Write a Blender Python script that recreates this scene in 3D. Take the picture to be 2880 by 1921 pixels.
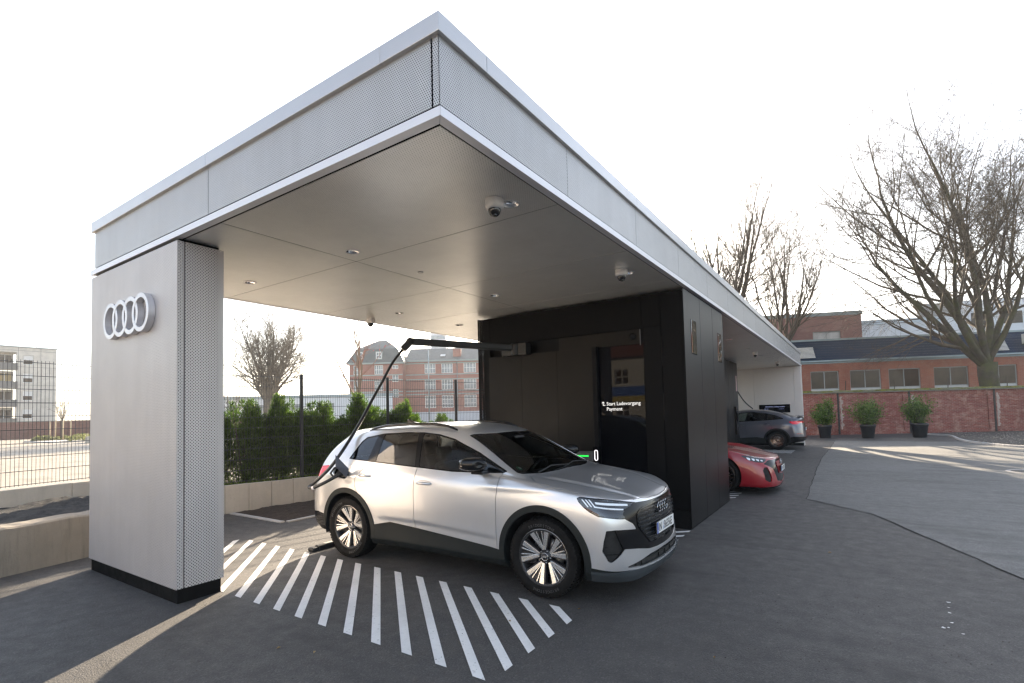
import bpy, bmesh, math, random
import numpy as np
from mathutils import Vector, Matrix, Quaternion

scene = bpy.context.scene
for _o in list(bpy.data.objects): bpy.data.objects.remove(_o)
COL = scene.collection
PI = math.pi
R_ = math.radians

# ---------------------------------------------------------------- camera
CAM = Vector((1.9655, -2.2362, 1.7092)); YAW, PITCH, ROLL = 0.5921, 0.0438, -0.0250
_fw = Vector((-math.sin(YAW) * math.cos(PITCH), math.cos(YAW) * math.cos(PITCH), math.sin(PITCH)))
_rt = Vector((math.cos(YAW), math.sin(YAW), 0)); _up = _rt.cross(_fw)
_r2 = math.cos(ROLL) * _rt + math.sin(ROLL) * _up; _u2 = -math.sin(ROLL) * _rt + math.cos(ROLL) * _up
cd = bpy.data.cameras.new('camera'); cam = bpy.data.objects.new('camera', cd); COL.objects.link(cam)
cd.sensor_width = 36; cd.lens = 18.0; cd.shift_y = 0.04827; cd.clip_start = .05; cd.clip_end = 3000
cam.matrix_world = Matrix(((_r2.x, _u2.x, -_fw.x, CAM.x), (_r2.y, _u2.y, -_fw.y, CAM.y), (_r2.z, _u2.z, -_fw.z, CAM.z), (0, 0, 0, 1)))
scene.camera = cam

# ---------------------------------------------------------------- sky and sun
SUN_DIR = Vector((-.448, .893, 0)).normalized() * math.cos(R_(21)) + Vector((0, 0, math.sin(R_(21))))   # towards the sun
world = bpy.data.worlds.new('World'); scene.world = world; world.use_nodes = True
wn = world.node_tree.nodes; wl = world.node_tree.links
sky = wn.new('ShaderNodeTexSky'); sky.sky_type = 'NISHITA'; sky.sun_disc = False
sky.sun_elevation = R_(21); sky.sun_rotation = math.atan2(SUN_DIR.x, SUN_DIR.y)
sky.air_density = 1.0; sky.dust_density = 2.0; sky.ozone_density = 1.0; sky.altitude = 50
bg = wn['Background']; bg.inputs['Strength'].default_value = 0.10
# thin bright cloud veil: the sky loses most of its blue, in soft uneven patches
hs_ = wn.new('ShaderNodeHueSaturation'); tcw = wn.new('ShaderNodeTexCoord'); nzw = wn.new('ShaderNodeTexNoise'); rpw = wn.new('ShaderNodeMapRange')
nzw.inputs['Scale'].default_value = 2.2; nzw.inputs['Detail'].default_value = 5; wl.new(tcw.outputs['Generated'], nzw.inputs['Vector'])
rpw.inputs['From Min'].default_value = .3; rpw.inputs['From Max'].default_value = .7; rpw.inputs['To Min'].default_value = .52; rpw.inputs['To Max'].default_value = .76
wl.new(nzw.outputs[0], rpw.inputs['Value']); wl.new(rpw.outputs[0], hs_.inputs['Saturation']); wl.new(sky.outputs[0], hs_.inputs['Color'])
wl.new(hs_.outputs[0], bg.inputs['Color'])
sl = bpy.data.lights.new('sun', 'SUN'); sun = bpy.data.objects.new('sun', sl); COL.objects.link(sun)
sl.energy = 5.0; sl.angle = R_(.53); sl.color = (1, .83, .62)
sun.rotation_euler = SUN_DIR.to_track_quat('Z', 'Y').to_euler()

# ---------------------------------------------------------------- exposure and render settings
vs = scene.view_settings; vs.view_transform = 'Standard'; vs.look = 'None'; vs.exposure = 2.2; vs.gamma = 1.0; vs.use_curve_mapping = False
cy = scene.cycles
cy.max_bounces = 6; cy.diffuse_bounces = 4; cy.glossy_bounces = 3; cy.transmission_bounces = 4; cy.transparent_max_bounces = 24; cy.volume_bounces = 0
cy.caustics_reflective = True; cy.caustics_refractive = False; cy.blur_glossy = .8
cy.sample_clamp_indirect = 6.0; cy.use_denoising = True
try: cy.denoiser = 'OPENIMAGEDENOISE'; cy.denoising_input_passes = 'RGB_ALBEDO_NORMAL'; cy.denoising_prefilter = 'ACCURATE'
except Exception: pass
cy.use_light_tree = False; cy.pixel_filter_type = 'BLACKMAN_HARRIS'; cy.filter_width = 1.4
# ---------------------------------------------------------------- helpers
rnd = random.Random(7)

def tag(o, label=None, cat=None, group=None, kind=None):
    if label: o['label'] = label
    if cat: o['category'] = cat
    if group: o['group'] = group
    if kind: o['kind'] = kind
    return o

def empty(name, loc=(0, 0, 0), rz=0, label=None, cat=None, group=None):
    o = bpy.data.objects.new(name, None); COL.objects.link(o)
    o.location = loc; o.rotation_euler = (0, 0, rz); o.empty_display_size = .1
    return tag(o, label, cat, group)

def link(name, me, parent=None, loc=None, rot=None):
    o = bpy.data.objects.new(name, me); COL.objects.link(o)
    if parent: o.parent = parent
    if loc is not None: o.location = loc
    if rot is not None: o.rotation_euler = rot
    return o

def copy_tree(o, parent=None):
    c = o.copy(); COL.objects.link(c)
    c.parent = parent
    for ch in list(o.children): copy_tree(ch, c)
    return c

class MB:
    """mesh builder"""
    def __init__(s): s.v = []; s.f = []; s.sm = []
    def add(s, vs, fs, smooth=False):
        n = len(s.v); s.v += [tuple(v) for v in vs]; s.f += [tuple(i + n for i in f) for f in fs]; s.sm += [smooth] * len(fs); return s
    def box(s, x0, x1, y0, y1, z0, z1):
        v = [(x, y, z) for z in (z0, z1) for y in (y0, y1) for x in (x0, x1)]
        return s.add(v, [(0, 2, 3, 1), (4, 5, 7, 6), (0, 1, 5, 4), (2, 6, 7, 3), (0, 4, 6, 2), (1, 3, 7, 5)])
    def obox(s, c, ax, ay, az):
        """oriented box: centre and three half-extent vectors"""
        c, ax, ay, az = Vector(c), Vector(ax), Vector(ay), Vector(az)
        v = [c + ax * i + ay * j + az * k for k in (-1, 1) for j in (-1, 1) for i in (-1, 1)]
        return s.add(v, [(0, 2, 3, 1), (4, 5, 7, 6), (0, 1, 5, 4), (2, 6, 7, 3), (0, 4, 6, 2), (1, 3, 7, 5)])
    def bar(s, a, b, w, h=None, up=(0, 0, 1)):
        a, b = Vector(a), Vector(b); d = (b - a); h = h or w; u = Vector(up)
        sd = d.cross(u); sd = sd.normalized() if sd.length > 1e-6 else Vector((1, 0, 0)); u = sd.cross(d).normalized()
        return s.obox((a + b) / 2, d / 2, sd * w / 2, u * h / 2)
    def quad(s, a, b, c, d): return s.add([a, b, c, d], [(0, 1, 2, 3)])
    def prism(s, poly, h0, h1, axis='z', smooth=False):
        n = len(poly)
        def P(p, h): return (p[0], p[1], h) if axis == 'z' else ((p[0], h, p[1]) if axis == 'y' else (h, p[0], p[1]))
        v = [P(p, h0) for p in poly] + [P(p, h1) for p in poly]
        s.add(v, [tuple(range(n)), tuple(range(2 * n - 1, n - 1, -1))])
        m = len(s.v) - 2 * n
        s.f += [(m + i, m + n + i, m + n + (i + 1) % n, m + (i + 1) % n) for i in range(n)]; s.sm += [smooth] * n
        return s
    def tube(s, path, rad, n=8, cap=True, smooth=True):
        path = [Vector(p) for p in path]; m = len(path)
        if not hasattr(rad, '__len__'): rad = [rad] * m
        t0 = (path[1] - path[0]).normalized(); ref = Vector((0, 0, 1)) if abs(t0.z) < .9 else Vector((1, 0, 0))
        u = t0.cross(ref).normalized(); vs = []
        for i, p in enumerate(path):
            t = (path[min(i + 1, m - 1)] - path[max(i - 1, 0)]).normalized()
            u = (u - t * u.dot(t)); u = u.normalized() if u.length > 1e-6 else t.orthogonal().normalized(); w = t.cross(u)
            for k in range(n):
                a = 2 * PI * k / n; vs.append(p + (u * math.cos(a) + w * math.sin(a)) * rad[i])
        fs = [(i * n + k, i * n + (k + 1) % n, (i + 1) * n + (k + 1) % n, (i + 1) * n + k) for i in range(m - 1) for k in range(n)]
        s.add(vs, fs, smooth)
        if cap and n > 2:
            b = len(s.v) - m * n
            s.f += [tuple(b + k for k in range(n))[::-1], tuple(b + (m - 1) * n + k for k in range(n))]; s.sm += [False, False]
        return s
    def lathe(s, prof, n=24, c=(0, 0, 0), axis='z', smooth=True, close=False):
        """prof: list of (radius, height)"""
        vs = []; m = len(prof)
        for r, h in prof:
            for k in range(n):
                a = 2 * PI * k / n; x, y = r * math.cos(a), r * math.sin(a)
                p = (x, y, h) if axis == 'z' else ((x, h, y) if axis == 'y' else (h, x, y))
                vs.append((p[0] + c[0], p[1] + c[1], p[2] + c[2]))
        mm = m if close else m - 1
        fs = [(i * n + k, i * n + (k + 1) % n, ((i + 1) % m) * n + (k + 1) % n, ((i + 1) % m) * n + k) for i in range(mm) for k in range(n)]
        if axis == 'y': fs = [f[::-1] for f in fs]
        return s.add(vs, fs, smooth)
    def mesh(s, name, mat, uv=True):
        me = bpy.data.meshes.new(name); me.from_pydata(s.v, [], s.f)
        if mat is not None: me.materials.append(mat)
        me.polygons.foreach_set('use_smooth', s.sm)
        me.update()
        if uv: box_uv(me)
        return me
    def build(s, name, mat, parent=None, loc=None, rot=None, bevel=0, seg=2, uv=True):
        o = link(name, s.mesh(name, mat, uv), parent, loc, rot)
        if bevel:
            b = o.modifiers.new('bevel', 'BEVEL'); b.width = bevel; b.segments = seg; b.limit_method = 'ANGLE'; b.angle_limit = R_(40); b.harden_normals = False
        return o

def box_uv(me):
    n = len(me.loops)
    if n == 0: return
    uvl = me.uv_layers.new(name='UVMap')
    co = np.zeros(len(me.vertices) * 3, np.float32); me.vertices.foreach_get('co', co); co = co.reshape(-1, 3)
    li = np.zeros(n, np.int32); me.loops.foreach_get('vertex_index', li)
    nr = np.zeros(len(me.polygons) * 3, np.float32); me.polygons.foreach_get('normal', nr); nr = np.abs(nr.reshape(-1, 3))
    tot = np.zeros(len(me.polygons), np.int32); me.polygons.foreach_get('loop_total', tot)
    ax = np.repeat(nr.argmax(1), tot); p = co[li]
    uv = np.where((ax == 2)[:, None], p[:, [0, 1]], np.where((ax == 0)[:, None], p[:, [1, 2]], p[:, [0, 2]]))
    uvl.data.foreach_set('uv', uv.astype(np.float32).ravel())

# ---------------------------------------------------------------- materials
class NT:
    def __init__(s, name):
        s.m = bpy.data.materials.new(name); s.m.use_nodes = True; s.n = s.m.node_tree.nodes; s.l = s.m.node_tree.links
        s.b = s.n['Principled BSDF']; s.out = s.n['Material Output']
    def nd(s, t, **kw):
        x = s.n.new(t)
        for k, v in kw.items(): setattr(x, k, v)
        return x
    def L(s, a, b): s.l.new(a, b); return s
    def math(s, op, a, b=None, c=None, clamp=False):
        x = s.nd('ShaderNodeMath', operation=op); x.use_clamp = clamp
        for i, q in enumerate((a, b, c)):
            if q is None: continue
            if isinstance(q, (int, float)): x.inputs[i].default_value = q
            else: s.L(q, x.inputs[i])
        return x.outputs[0]
    def coord(s, kind='Object', scale=None):
        tc = s.nd('ShaderNodeTexCoord'); o = tc.outputs[kind]
        if scale is not None:
            mp = s.nd('ShaderNodeMapping'); s.L(o, mp.inputs[0]); mp.inputs['Scale'].default_value = scale if hasattr(scale, '__len__') else (scale,) * 3; o = mp.outputs[0]
        return o
    def world(s, scale=None):
        g = s.nd('ShaderNodeNewGeometry'); o = g.outputs['Position']
        if scale is not None:
            mp = s.nd('ShaderNodeMapping'); s.L(o, mp.inputs[0]); mp.inputs['Scale'].default_value = scale if hasattr(scale, '__len__') else (scale,) * 3; o = mp.outputs[0]
        return o
    def noise(s, vec, scale, detail=4, rough=.55, out='Fac'):
        x = s.nd('ShaderNodeTexNoise'); x.inputs['Scale'].default_value = scale; x.inputs['Detail'].default_value = detail; x.inputs['Roughness'].default_value = rough
        s.L(vec, x.inputs['Vector']); return x.outputs[out]
    def ramp(s, fac, stops):
        x = s.nd('ShaderNodeValToRGB'); s.L(fac, x.inputs[0]); e = x.color_ramp.elements
        while len(e) < len(stops): e.new(.5)
        for q, (p, c) in zip(e, stops):
            q.position = p; q.color = (c, c, c, 1) if isinstance(c, (int, float)) else (*c, 1)
        return x.outputs[0]
    def mix(s, fac, a, b, mode='MIX'):
        x = s.nd('ShaderNodeMix', data_type='RGBA', blend_type=mode)
        for i, q in ((0, fac), (6, a), (7, b)):
            if isinstance(q, (int, float)): x.inputs[i].default_value = q
            elif isinstance(q, tuple): x.inputs[i].default_value = (*q, 1)
            else: s.L(q, x.inputs[i])
        return x.outputs[2]
    def bump(s, h, strength=.3, dist=.01):
        x = s.nd('ShaderNodeBump'); x.inputs['Strength'].default_value = strength; x.inputs['Distance'].default_value = dist
        s.L(h, x.inputs['Height']); s.L(x.outputs[0], s.b.inputs['Normal']); return x
    def set(s, **kw):
        nm = dict(col='Base Color', rough='Roughness', metal='Metallic', spec='Specular IOR Level', coat='Coat Weight', coatr='Coat Roughness', trans='Transmission Weight', ior='IOR', alpha='Alpha', emit='Emission Color', es='Emission Strength', aniso='Anisotropic', sub='Subsurface Weight', sheen='Sheen Weight')
        for k, v in kw.items():
            i = s.b.inputs[nm[k]]
            if isinstance(v, (int, float)): i.default_value = v
            elif isinstance(v, tuple): i.default_value = (*v, 1)
            else: s.L(v, i)
        return s

def plain(name, col, rough=.5, metal=0, var=.08, vscale=6, spec=.5, coat=0, bump=0, bscale=80):
    """surface with a little procedural tone and roughness variation"""
    t = NT(name); v = t.coord('Object')
    nz = t.noise(v, vscale, 5)
    c = t.ramp(nz, [(.25, tuple(q * (1 - var) for q in col)), (.75, tuple(min(1, q * (1 + var)) for q in col))])
    t.set(col=c, metal=metal, spec=spec, coat=coat, rough=t.ramp(t.noise(v, vscale * 2.3, 3), [(.3, max(.02, rough * .85)), (.7, min(1, rough * 1.15))]))
    if bump: t.bump(t.noise(v, bscale, 4), bump, .004)
    return t.m

def glow(name, col, strength):
    t = NT(name); t.set(col=(0, 0, 0), emit=col, es=strength, rough=.4); return t.m

def perforated(name, col, rough, metal, pu, pv, rad, var=.04, spec=.5, streak=.045):
    """sheet metal with real (transparent) staggered holes, laid out in metres on the UV map"""
    t = NT(name)
    sx = t.nd('ShaderNodeSeparateXYZ'); t.L(t.coord('UV'), sx.inputs[0])
    row = t.math('DIVIDE', sx.outputs[1], pv); ri = t.math('FLOOR', row)
    par = t.math('FLOORED_MODULO', ri, 2.0)
    cu = t.math('ADD', t.math('DIVIDE', sx.outputs[0], pu), t.math('MULTIPLY', par, .5))
    du = t.math('MULTIPLY', t.math('SUBTRACT', t.math('FRACT', cu), .5), pu)
    dv = t.math('MULTIPLY', t.math('SUBTRACT', t.math('FRACT', row), .5), pv)
    d = t.math('SQRT', t.math('ADD', t.math('MULTIPLY', du, du), t.math('MULTIPLY', dv, dv)))
    hole = t.math('LESS_THAN', d, rad)
    v = t.coord('Object'); nz = t.noise(v, 1.7, 5)
    sk = t.ramp(t.noise(t.world((5, 5, .35)), 1.6, 6, .6), [(.35, 1 - streak), (.65, 1.0)])       # faint rain streaks
    base_c = t.mix(1.0, t.ramp(nz, [(.3, tuple(q * (1 - var) for q in col)), (.7, tuple(q * (1 + var) for q in col))]), sk, 'MULTIPLY')
    t.set(col=base_c, metal=metal, rough=t.ramp(t.noise(v, 4, 4), [(.3, rough * .9), (.7, rough * 1.1)]), spec=spec)
    tr = t.nd('ShaderNodeBsdfTransparent'); mx = t.nd('ShaderNodeMixShader')
    t.L(hole, mx.inputs[0]); t.L(t.b.outputs[0], mx.inputs[1]); t.L(tr.outputs[0], mx.inputs[2]); t.L(mx.outputs[0], t.out.inputs[0])
    return t.m

def brick_mat(name, c1, c2, mortar, bw=.25, bh=.075, ms=.008, wear=0, wearcol=(.6, .55, .5), rough=.85):
    t = NT(name); uv = t.coord('UV')
    b = t.nd('ShaderNodeTexBrick'); t.L(uv, b.inputs['Vector'])
    b.inputs['Scale'].default_value = 1; b.inputs['Brick Width'].default_value = bw; b.inputs['Row Height'].default_value = bh; b.inputs['Mortar Size'].default_value = ms; b.inputs['Bias'].default_value = 0; b.inputs['Mortar Smooth'].default_value = .2
    b.inputs['Color1'].default_value = (*c1, 1); b.inputs['Color2'].default_value = (*c2, 1); b.inputs['Mortar'].default_value = (*mortar, 1)
    o = t.coord('Object')
    col = t.mix(t.ramp(t.noise(o, .7, 6, .6), [(.3, 0.0), (.75, .55)]), b.outputs[0], (c1[0] * .55, c1[1] * .55, c1[2] * .55))
    if wear:
        w = t.ramp(t.noise(o, 2.2, 10, .72), [(.5, 0.0), (.66, wear)])
        w2 = t.ramp(t.noise(t.coord('UV', (.8, 6, 1)), 2.0, 8, .7), [(.54, 0.0), (.68, wear)])
        col = t.mix(t.math('MAXIMUM', t.math('MULTIPLY', w, .8), w2), col, wearcol)
    t.set(col=col, rough=rough); t.bump(t.math('SUBTRACT', t.math('MULTIPLY', t.noise(o, 30, 4), .3), b.outputs[1]), .5, .012)
    return t.m

_txt = {}
def text_mesh(body, size, mat, name, parent=None, loc=(0, 0, 0), rot=(PI / 2, 0, 0), ext=.001, align='LEFT', sx=1.0, bold=0.0):
    cu = bpy.data.curves.new(name, 'FONT'); cu.body = body; cu.size = size; cu.extrude = ext; cu.align_x = align; cu.align_y = 'BOTTOM_BASELINE'; cu.resolution_u = 3; cu.offset = bold
    o = bpy.data.objects.new('tmp', cu); COL.objects.link(o)
    dg = bpy.context.evaluated_depsgraph_get(); me = bpy.data.meshes.new_from_object(o.evaluated_get(dg)); me.name = name
    bpy.data.objects.remove(o); bpy.data.curves.remove(cu)
    me.materials.clear(); me.materials.append(mat)
    if sx != 1.0:
        for v in me.vertices: v.co.x *= sx
    return link(name, me, parent, loc, rot)

def ring_mesh(mb, cx, cz, ro, ri, y0, y1, n=48):
    """flat ring in the xz plane between y0 (front) and y1"""
    return mb.lathe([(ri, y0), (ro, y0), (ro, y1), (ri, y1)], n, (cx, 0, cz), 'y', smooth=False, close=True)

M = {}
# ---------------------------------------------------------------- materials of the charging station
M['perf_silver'] = perforated('perforated_silver', (.62, .61, .605), .42, .5, .0160, .0150, .0050)
M['perf_pillar'] = perforated('perforated_pillar', (.64, .600, .580), .45, .35, .0300, .0150, .0055)
M['perf_soffit'] = perforated('perforated_soffit', (.86, .845, .81), .325, .42, .0200, .0170, .0046, streak=.03)
M['perf_black'] = perforated('perforated_black', (.0065, .006, .006), .55, .0, .0260, .0140, .0062, spec=.14)
M['perf_bronze'] = perforated('perforated_bronze', (.015, .0128, .0105), .45, .1, .0260, .0140, .0060, spec=.22)
M['silver'] = plain('satin_aluminium', (.56, .555, .56), .34, .6, .03, 2)
M['silver_trim'] = plain('bright_trim', (.74, .73, .75), .38, .35, .02, 2)
M['liner'] = plain('dark_liner', (.010, .010, .011), .9, spec=.1)
M['black'] = plain('matt_black', (.006, .006, .0065), .6, 0, .2, 3, spec=.12)
M['blackgloss'] = plain('gloss_black', (.006, .006, .007), .12, 0, .2, 3)
M['plinth'] = plain('black_plinth', (.007, .007, .007), .8, 0, .2, 5, spec=.12)
M['white_paint_mark'] = None

# ---------------------------------------------------------------- ground
def asphalt(name, tone, seed, streak=.0):
    t = NT(name); w = t.world()
    g = t.nd('ShaderNodeMapping'); t.L(w, g.inputs[0]); g.inputs['Location'].default_value = (seed, seed * .7, 0)
    v = g.outputs[0]
    big = t.noise(v, .35, 6, .6); mid = t.noise(v, 2.6, 6, .65); fine = t.noise(v, 85, 3, .7); agg = t.noise(v, 260, 2, .5)
    dust = t.noise(v, .9, 9, .72)
    sm_ = t.nd('ShaderNodeMapping'); t.L(v, sm_.inputs[0]); sm_.inputs['Rotation'].default_value = (0, 0, .5); sm_.inputs['Scale'].default_value = (.5, 3.2, 1)
    stain = t.math('MULTIPLY', t.noise(sm_.outputs[0], .9, 6, .6), t.noise(v, .45, 4))
    c = t.ramp(big, [(.3, tuple(q * .80 for q in tone)), (.7, tuple(q * 1.22 for q in tone))])
    c = t.mix(t.ramp(mid, [(.35, 0.0), (.75, .45)]), c, tuple(q * 1.35 for q in tone))
    c = t.mix(t.ramp(fine, [(.38, .55), (.60, 0.0)]), c, tuple(q * .45 for q in tone))
    st_ = t.nd('ShaderNodeTexVoronoi'); st_.inputs['Scale'].default_value = 95; t.L(v, st_.inputs['Vector'])
    sv = t.nd('ShaderNodeSeparateColor'); t.L(st_.outputs['Color'], sv.inputs[0])
    c = t.mix(t.ramp(sv.outputs[0], [(.0, .35), (.35, 0.0)]), c, tuple(q * .45 for q in tone))
    c = t.mix(t.ramp(sv.outputs[1], [(.75, 0.0), (1.0, .5)]), c, tuple(min(.4, q * 2.0) for q in tone))
    c = t.mix(t.ramp(dust, [(.56, 0.0), (.8, .35)]), c, (.16, .15, .135))
    c = t.mix(t.ramp(stain, [(.25, 0.0), (.36, .6)]), c, tuple(q * .5 for q in tone))
    sp = t.nd('ShaderNodeTexVoronoi'); sp.inputs['Scale'].default_value = 1.9; t.L(v, sp.inputs['Vector'])
    c = t.mix(t.ramp(sp.outputs['Distance'], [(.012, .75), (.02, 0.0)]), c, (.25, .22, .17))
    t.set(col=c, rough=t.ramp(t.noise(v, 7, 5), [(.3, .58), (.7, .78)]), spec=.5)
    h = t.math('ADD', t.math('MULTIPLY', fine, 1.0), t.math('MULTIPLY', mid, .6))
    h = t.math('ADD', h, t.math('MULTIPLY', st_.outputs['Distance'], -.6)); t.bump(h, .7, .006)
    return t.m
M['asphalt'] = asphalt('asphalt', (.072, .068, .065), 3.1)
M['asphalt2'] = asphalt('asphalt_patch', (.135, .135, .130), 17.7)
M['lot'] = asphalt('lot_asphalt', (.31, .27, .215), 41.3)

gm = MB(); gm.quad((-400, -300, 0), (400, -300, 0), (400, 500, 0), (-400, 500, 0))
ground = tag(gm.build('ground', M['asphalt']), kind='structure')

def wiggle(pts, amp, n, seed):
    rr = random.Random(seed); out = []
    for a, b in zip(pts[:-1], pts[1:]):
        a, b = Vector((*a, 0)), Vector((*b, 0)); nrm = Vector((-(b - a).y, (b - a).x, 0)).normalized()
        for i in range(n):
            t = i / n; out.append(a.lerp(b, t) + nrm * rr.uniform(-amp, amp))
    out.append(Vector((*pts[-1], 0))); return [(p.x, p.y) for p in out]
# re-laid surface on the right with its ragged saw-cut joint
seam_pts = wiggle([(3.95, 2.7), (3.21, 4.61), (2.07, 7.57), (1.12, 8.62), (1.02, 12.5), (.92, 17.0), (.99, 21.65), (1.0, 27)], .016, 9, 5)
poly = seam_pts + [(40, 27), (40, 2.7)]
pm = MB(); pm.add([(x, y, .004) for x, y in poly], [tuple(range(len(poly)))[::-1]])
tag(pm.build('asphalt_patch', M['asphalt2']), kind='structure')
M['crack'] = plain('joint_tar', (.030, .029, .027), .9, 0, .3, 30, spec=.2)
def ribbon(name, pts, w, z, mat, seed=1, parent=None):
    rr = random.Random(seed); m = MB(); L = []
    for i, p in enumerate(pts):
        a = Vector((*pts[max(i - 1, 0)], 0)); b = Vector((*pts[min(i + 1, len(pts) - 1)], 0)); n = Vector((-(b - a).y, (b - a).x, 0)).normalized()
        ww = w * rr.uniform(.4, 1.5); L.append((Vector((*p, z)) + n * ww / 2, Vector((*p, z)) - n * ww / 2))
    for (a, b), (c, d) in zip(L[:-1], L[1:]): m.quad(b, d, c, a)
    return m.build(name, mat, parent)
ribbon('asphalt_joint', seam_pts, .013, .008, M['crack'], 2, ground)
# tyre-polished streak / old seam in the foreground
0 and ribbon('asphalt_joint', wiggle([(.2, 4.1), (.28, 3.64), (1.06, 1.71), (1.31, 1.25), (1.7, .5)], .006, 9, 8), .006, .004, M['crack'], 3, ground)

# painted hatch markings, each stroke its own piece
t = NT('road_paint'); v = t.world()
wearm = t.math('MAXIMUM', t.ramp(t.noise(v, 30, 9, .78), [(.56, 0.0), (.70, .85)]), t.ramp(t.noise(v, 1.7, 6, .65), [(.45, 0.0), (.85, .38)]))
t.set(col=t.mix(wearm, (.78, .77, .75), (.20, .19, .18)), rough=.65); t.bump(t.noise(v, 120, 3), .25, .003); M['mark'] = t.m
def clip_poly(P, x0, x1, y0, y1):
    for ax, lim, sg in ((0, x0, 1), (0, x1, -1), (1, y0, 1), (1, y1, -1)):
        out = []
        for i in range(len(P)):
            a, b = P[i], P[(i + 1) % len(P)]; da, db = (a[ax] - lim) * sg, (b[ax] - lim) * sg
            if da >= 0: out.append(a)
            if da * db < 0:
                q = da / (da - db); out.append((a[0] + (b[0] - a[0]) * q, a[1] + (b[1] - a[1]) * q))
        P = out
        if not P: return P
    return P
def hatch(y0, y1, xmin, xmax, x_at_y1, sgn, n, step=.327):
    for i in range(n):
        xa = x_at_y1 - i * step; run = (y1 - y0) * 1.125; hw = .052
        if sgn > 0: P = [(xa - hw, y1), (xa + hw, y1), (xa + run + hw, y0), (xa + run - hw, y0)]
        else: P = [(xa + run - hw, y1), (xa + run + hw, y1), (xa + hw, y0), (xa - hw, y0)]
        P = clip_poly(P, xmin, xmax, y0, y1)
        if len(P) < 3: continue
        m = MB(); m.add([(x, y, .004) for x, y in P], [tuple(range(len(P)))]); o = m.build('painted_stripe', M['mark'], ground)
        if o.data.polygons[0].normal.z < 0: o.data.flip_normals()
hatch(.43, 1.765, -5.45, -.05, -.335, 1, 21)
hatch(3.85, 5.17, -5.45, -.05, -1.36 + .327 * 3 + .21, -1, 21)
hatch(7.86, 9.0, -5.4, -.03, -.19 - .3, -1, 6, .33)
hatch(18.95, 20.5, -5.4, -.10, -.3, 1, 10, .30)
hatch(23.9, 24.9, -3, -.10, -.3, 1, 6, .30)

# ---------------------------------------------------------------- canopy
CW, CL = 5.59, 23.74
ZS = 3.472
can = empty('charging_canopy', (-2.8, 11.87, 3.47), 0, 'flat silver canopy roof of perforated metal over the charging bays', 'canopy')
def cpart(name, mb, mat, bevel=0, parent=None):
    o = mb.build(name, mat, parent or can, bevel=bevel)
    if (parent or can) is can: o.location = (2.8, -11.87, -3.47)
    return o
# roof deck and dark liner behind the perforated sheets
cpart('roof_deck', MB().box(-CW + .05, -.05, .05, CL - .05, 4.05, 4.10), M['silver'])
cpart('liner', MB().box(-CW + .055, -.055, .055, CL - .055, 3.52, 4.04), M['liner'])
# cap flashing in lengths
G = .004
def cap_seg(a, b, side):
    m = MB()
    if side == 'front': m.box(a + G / 2, b - G / 2, -.0, .10, 4.006, 4.127)
    elif side == 'back': m.box(a + G / 2, b - G / 2, CL - .10, CL, 4.006, 4.127)
    elif side == 'right': m.box(-.10, 0, a + G / 2, b - G / 2, 4.006, 4.127)
    else: m.box(-CW, -CW + .10, a + G / 2, b - G / 2, 4.006, 4.127)
    cpart('cap_flashing', m, M['silver'], .004)
def Lcap(sx, x0, x1, y0, y1, yy):
    """corner length of the flashing"""
    P = [(sx(0), yy(0)), (sx(x1), yy(0)), (sx(x1), yy(.1)), (sx(.1), yy(.1)), (sx(.1), yy(y1)), (sx(0), yy(y1))]
    m = MB().prism(P, 4.006, 4.127); o = cpart('cap_flashing', m, M['silver'], .004)
    bm = bmesh.new(); bm.from_mesh(o.data); bmesh.ops.recalc_face_normals(bm, faces=bm.faces); bm.to_mesh(o.data); bm.free()
Lcap(lambda d: -d, 0, .51, 0, .48, lambda d: d)
Lcap(lambda d: -CW + d, 0, .49, 0, .48, lambda d: d)
cap_seg(-5.10, -2.81, 'front'); cap_seg(-2.81, -.51, 'front')
ys = [.48 + 2.84 * i for i in range(9)]; ys[-1] = CL
for a, b in zip(ys[:-1], ys[1:]): cap_seg(a, b, 'right'); cap_seg(a, b, 'left')
cap_seg(-CW + .1, -2.8, 'back'); cap_seg(-2.8, -.1, 'back')
# perforated fascia sheets (3 cm behind the flashing)
zf0, zf1 = 3.575, 4.006
for a, b in ((-5.555, -2.825), (-2.815, -.095), (-.080, -.030)):
    cpart('fascia_panel', MB().box(a, b, .030, .033, zf0, zf1), M['perf_silver'])
ry = [.030, 1.675] + [1.675 + 1.665 * i for i in range(1, 14)]; ry[-1] = CL - .03
for a, b in zip(ry[:-1], ry[1:]):
    cpart('fascia_panel', MB().box(-.033, -.030, a + (.003 if a > .1 else 0), b - .003, zf0, zf1), M['perf_silver'])
    cpart('fascia_panel', MB().box(-CW + .030, -CW + .033, a + .003, b - .003, zf0, zf1), M['perf_silver'])
# folded returns of the sheets along their lower edge
cpart('fascia_return', MB().box(-5.555, -.034, .034, .12, 3.560, 3.572).box(-.12, -.034, .12, CL - .04, 3.560, 3.572), M['liner'])
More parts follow.
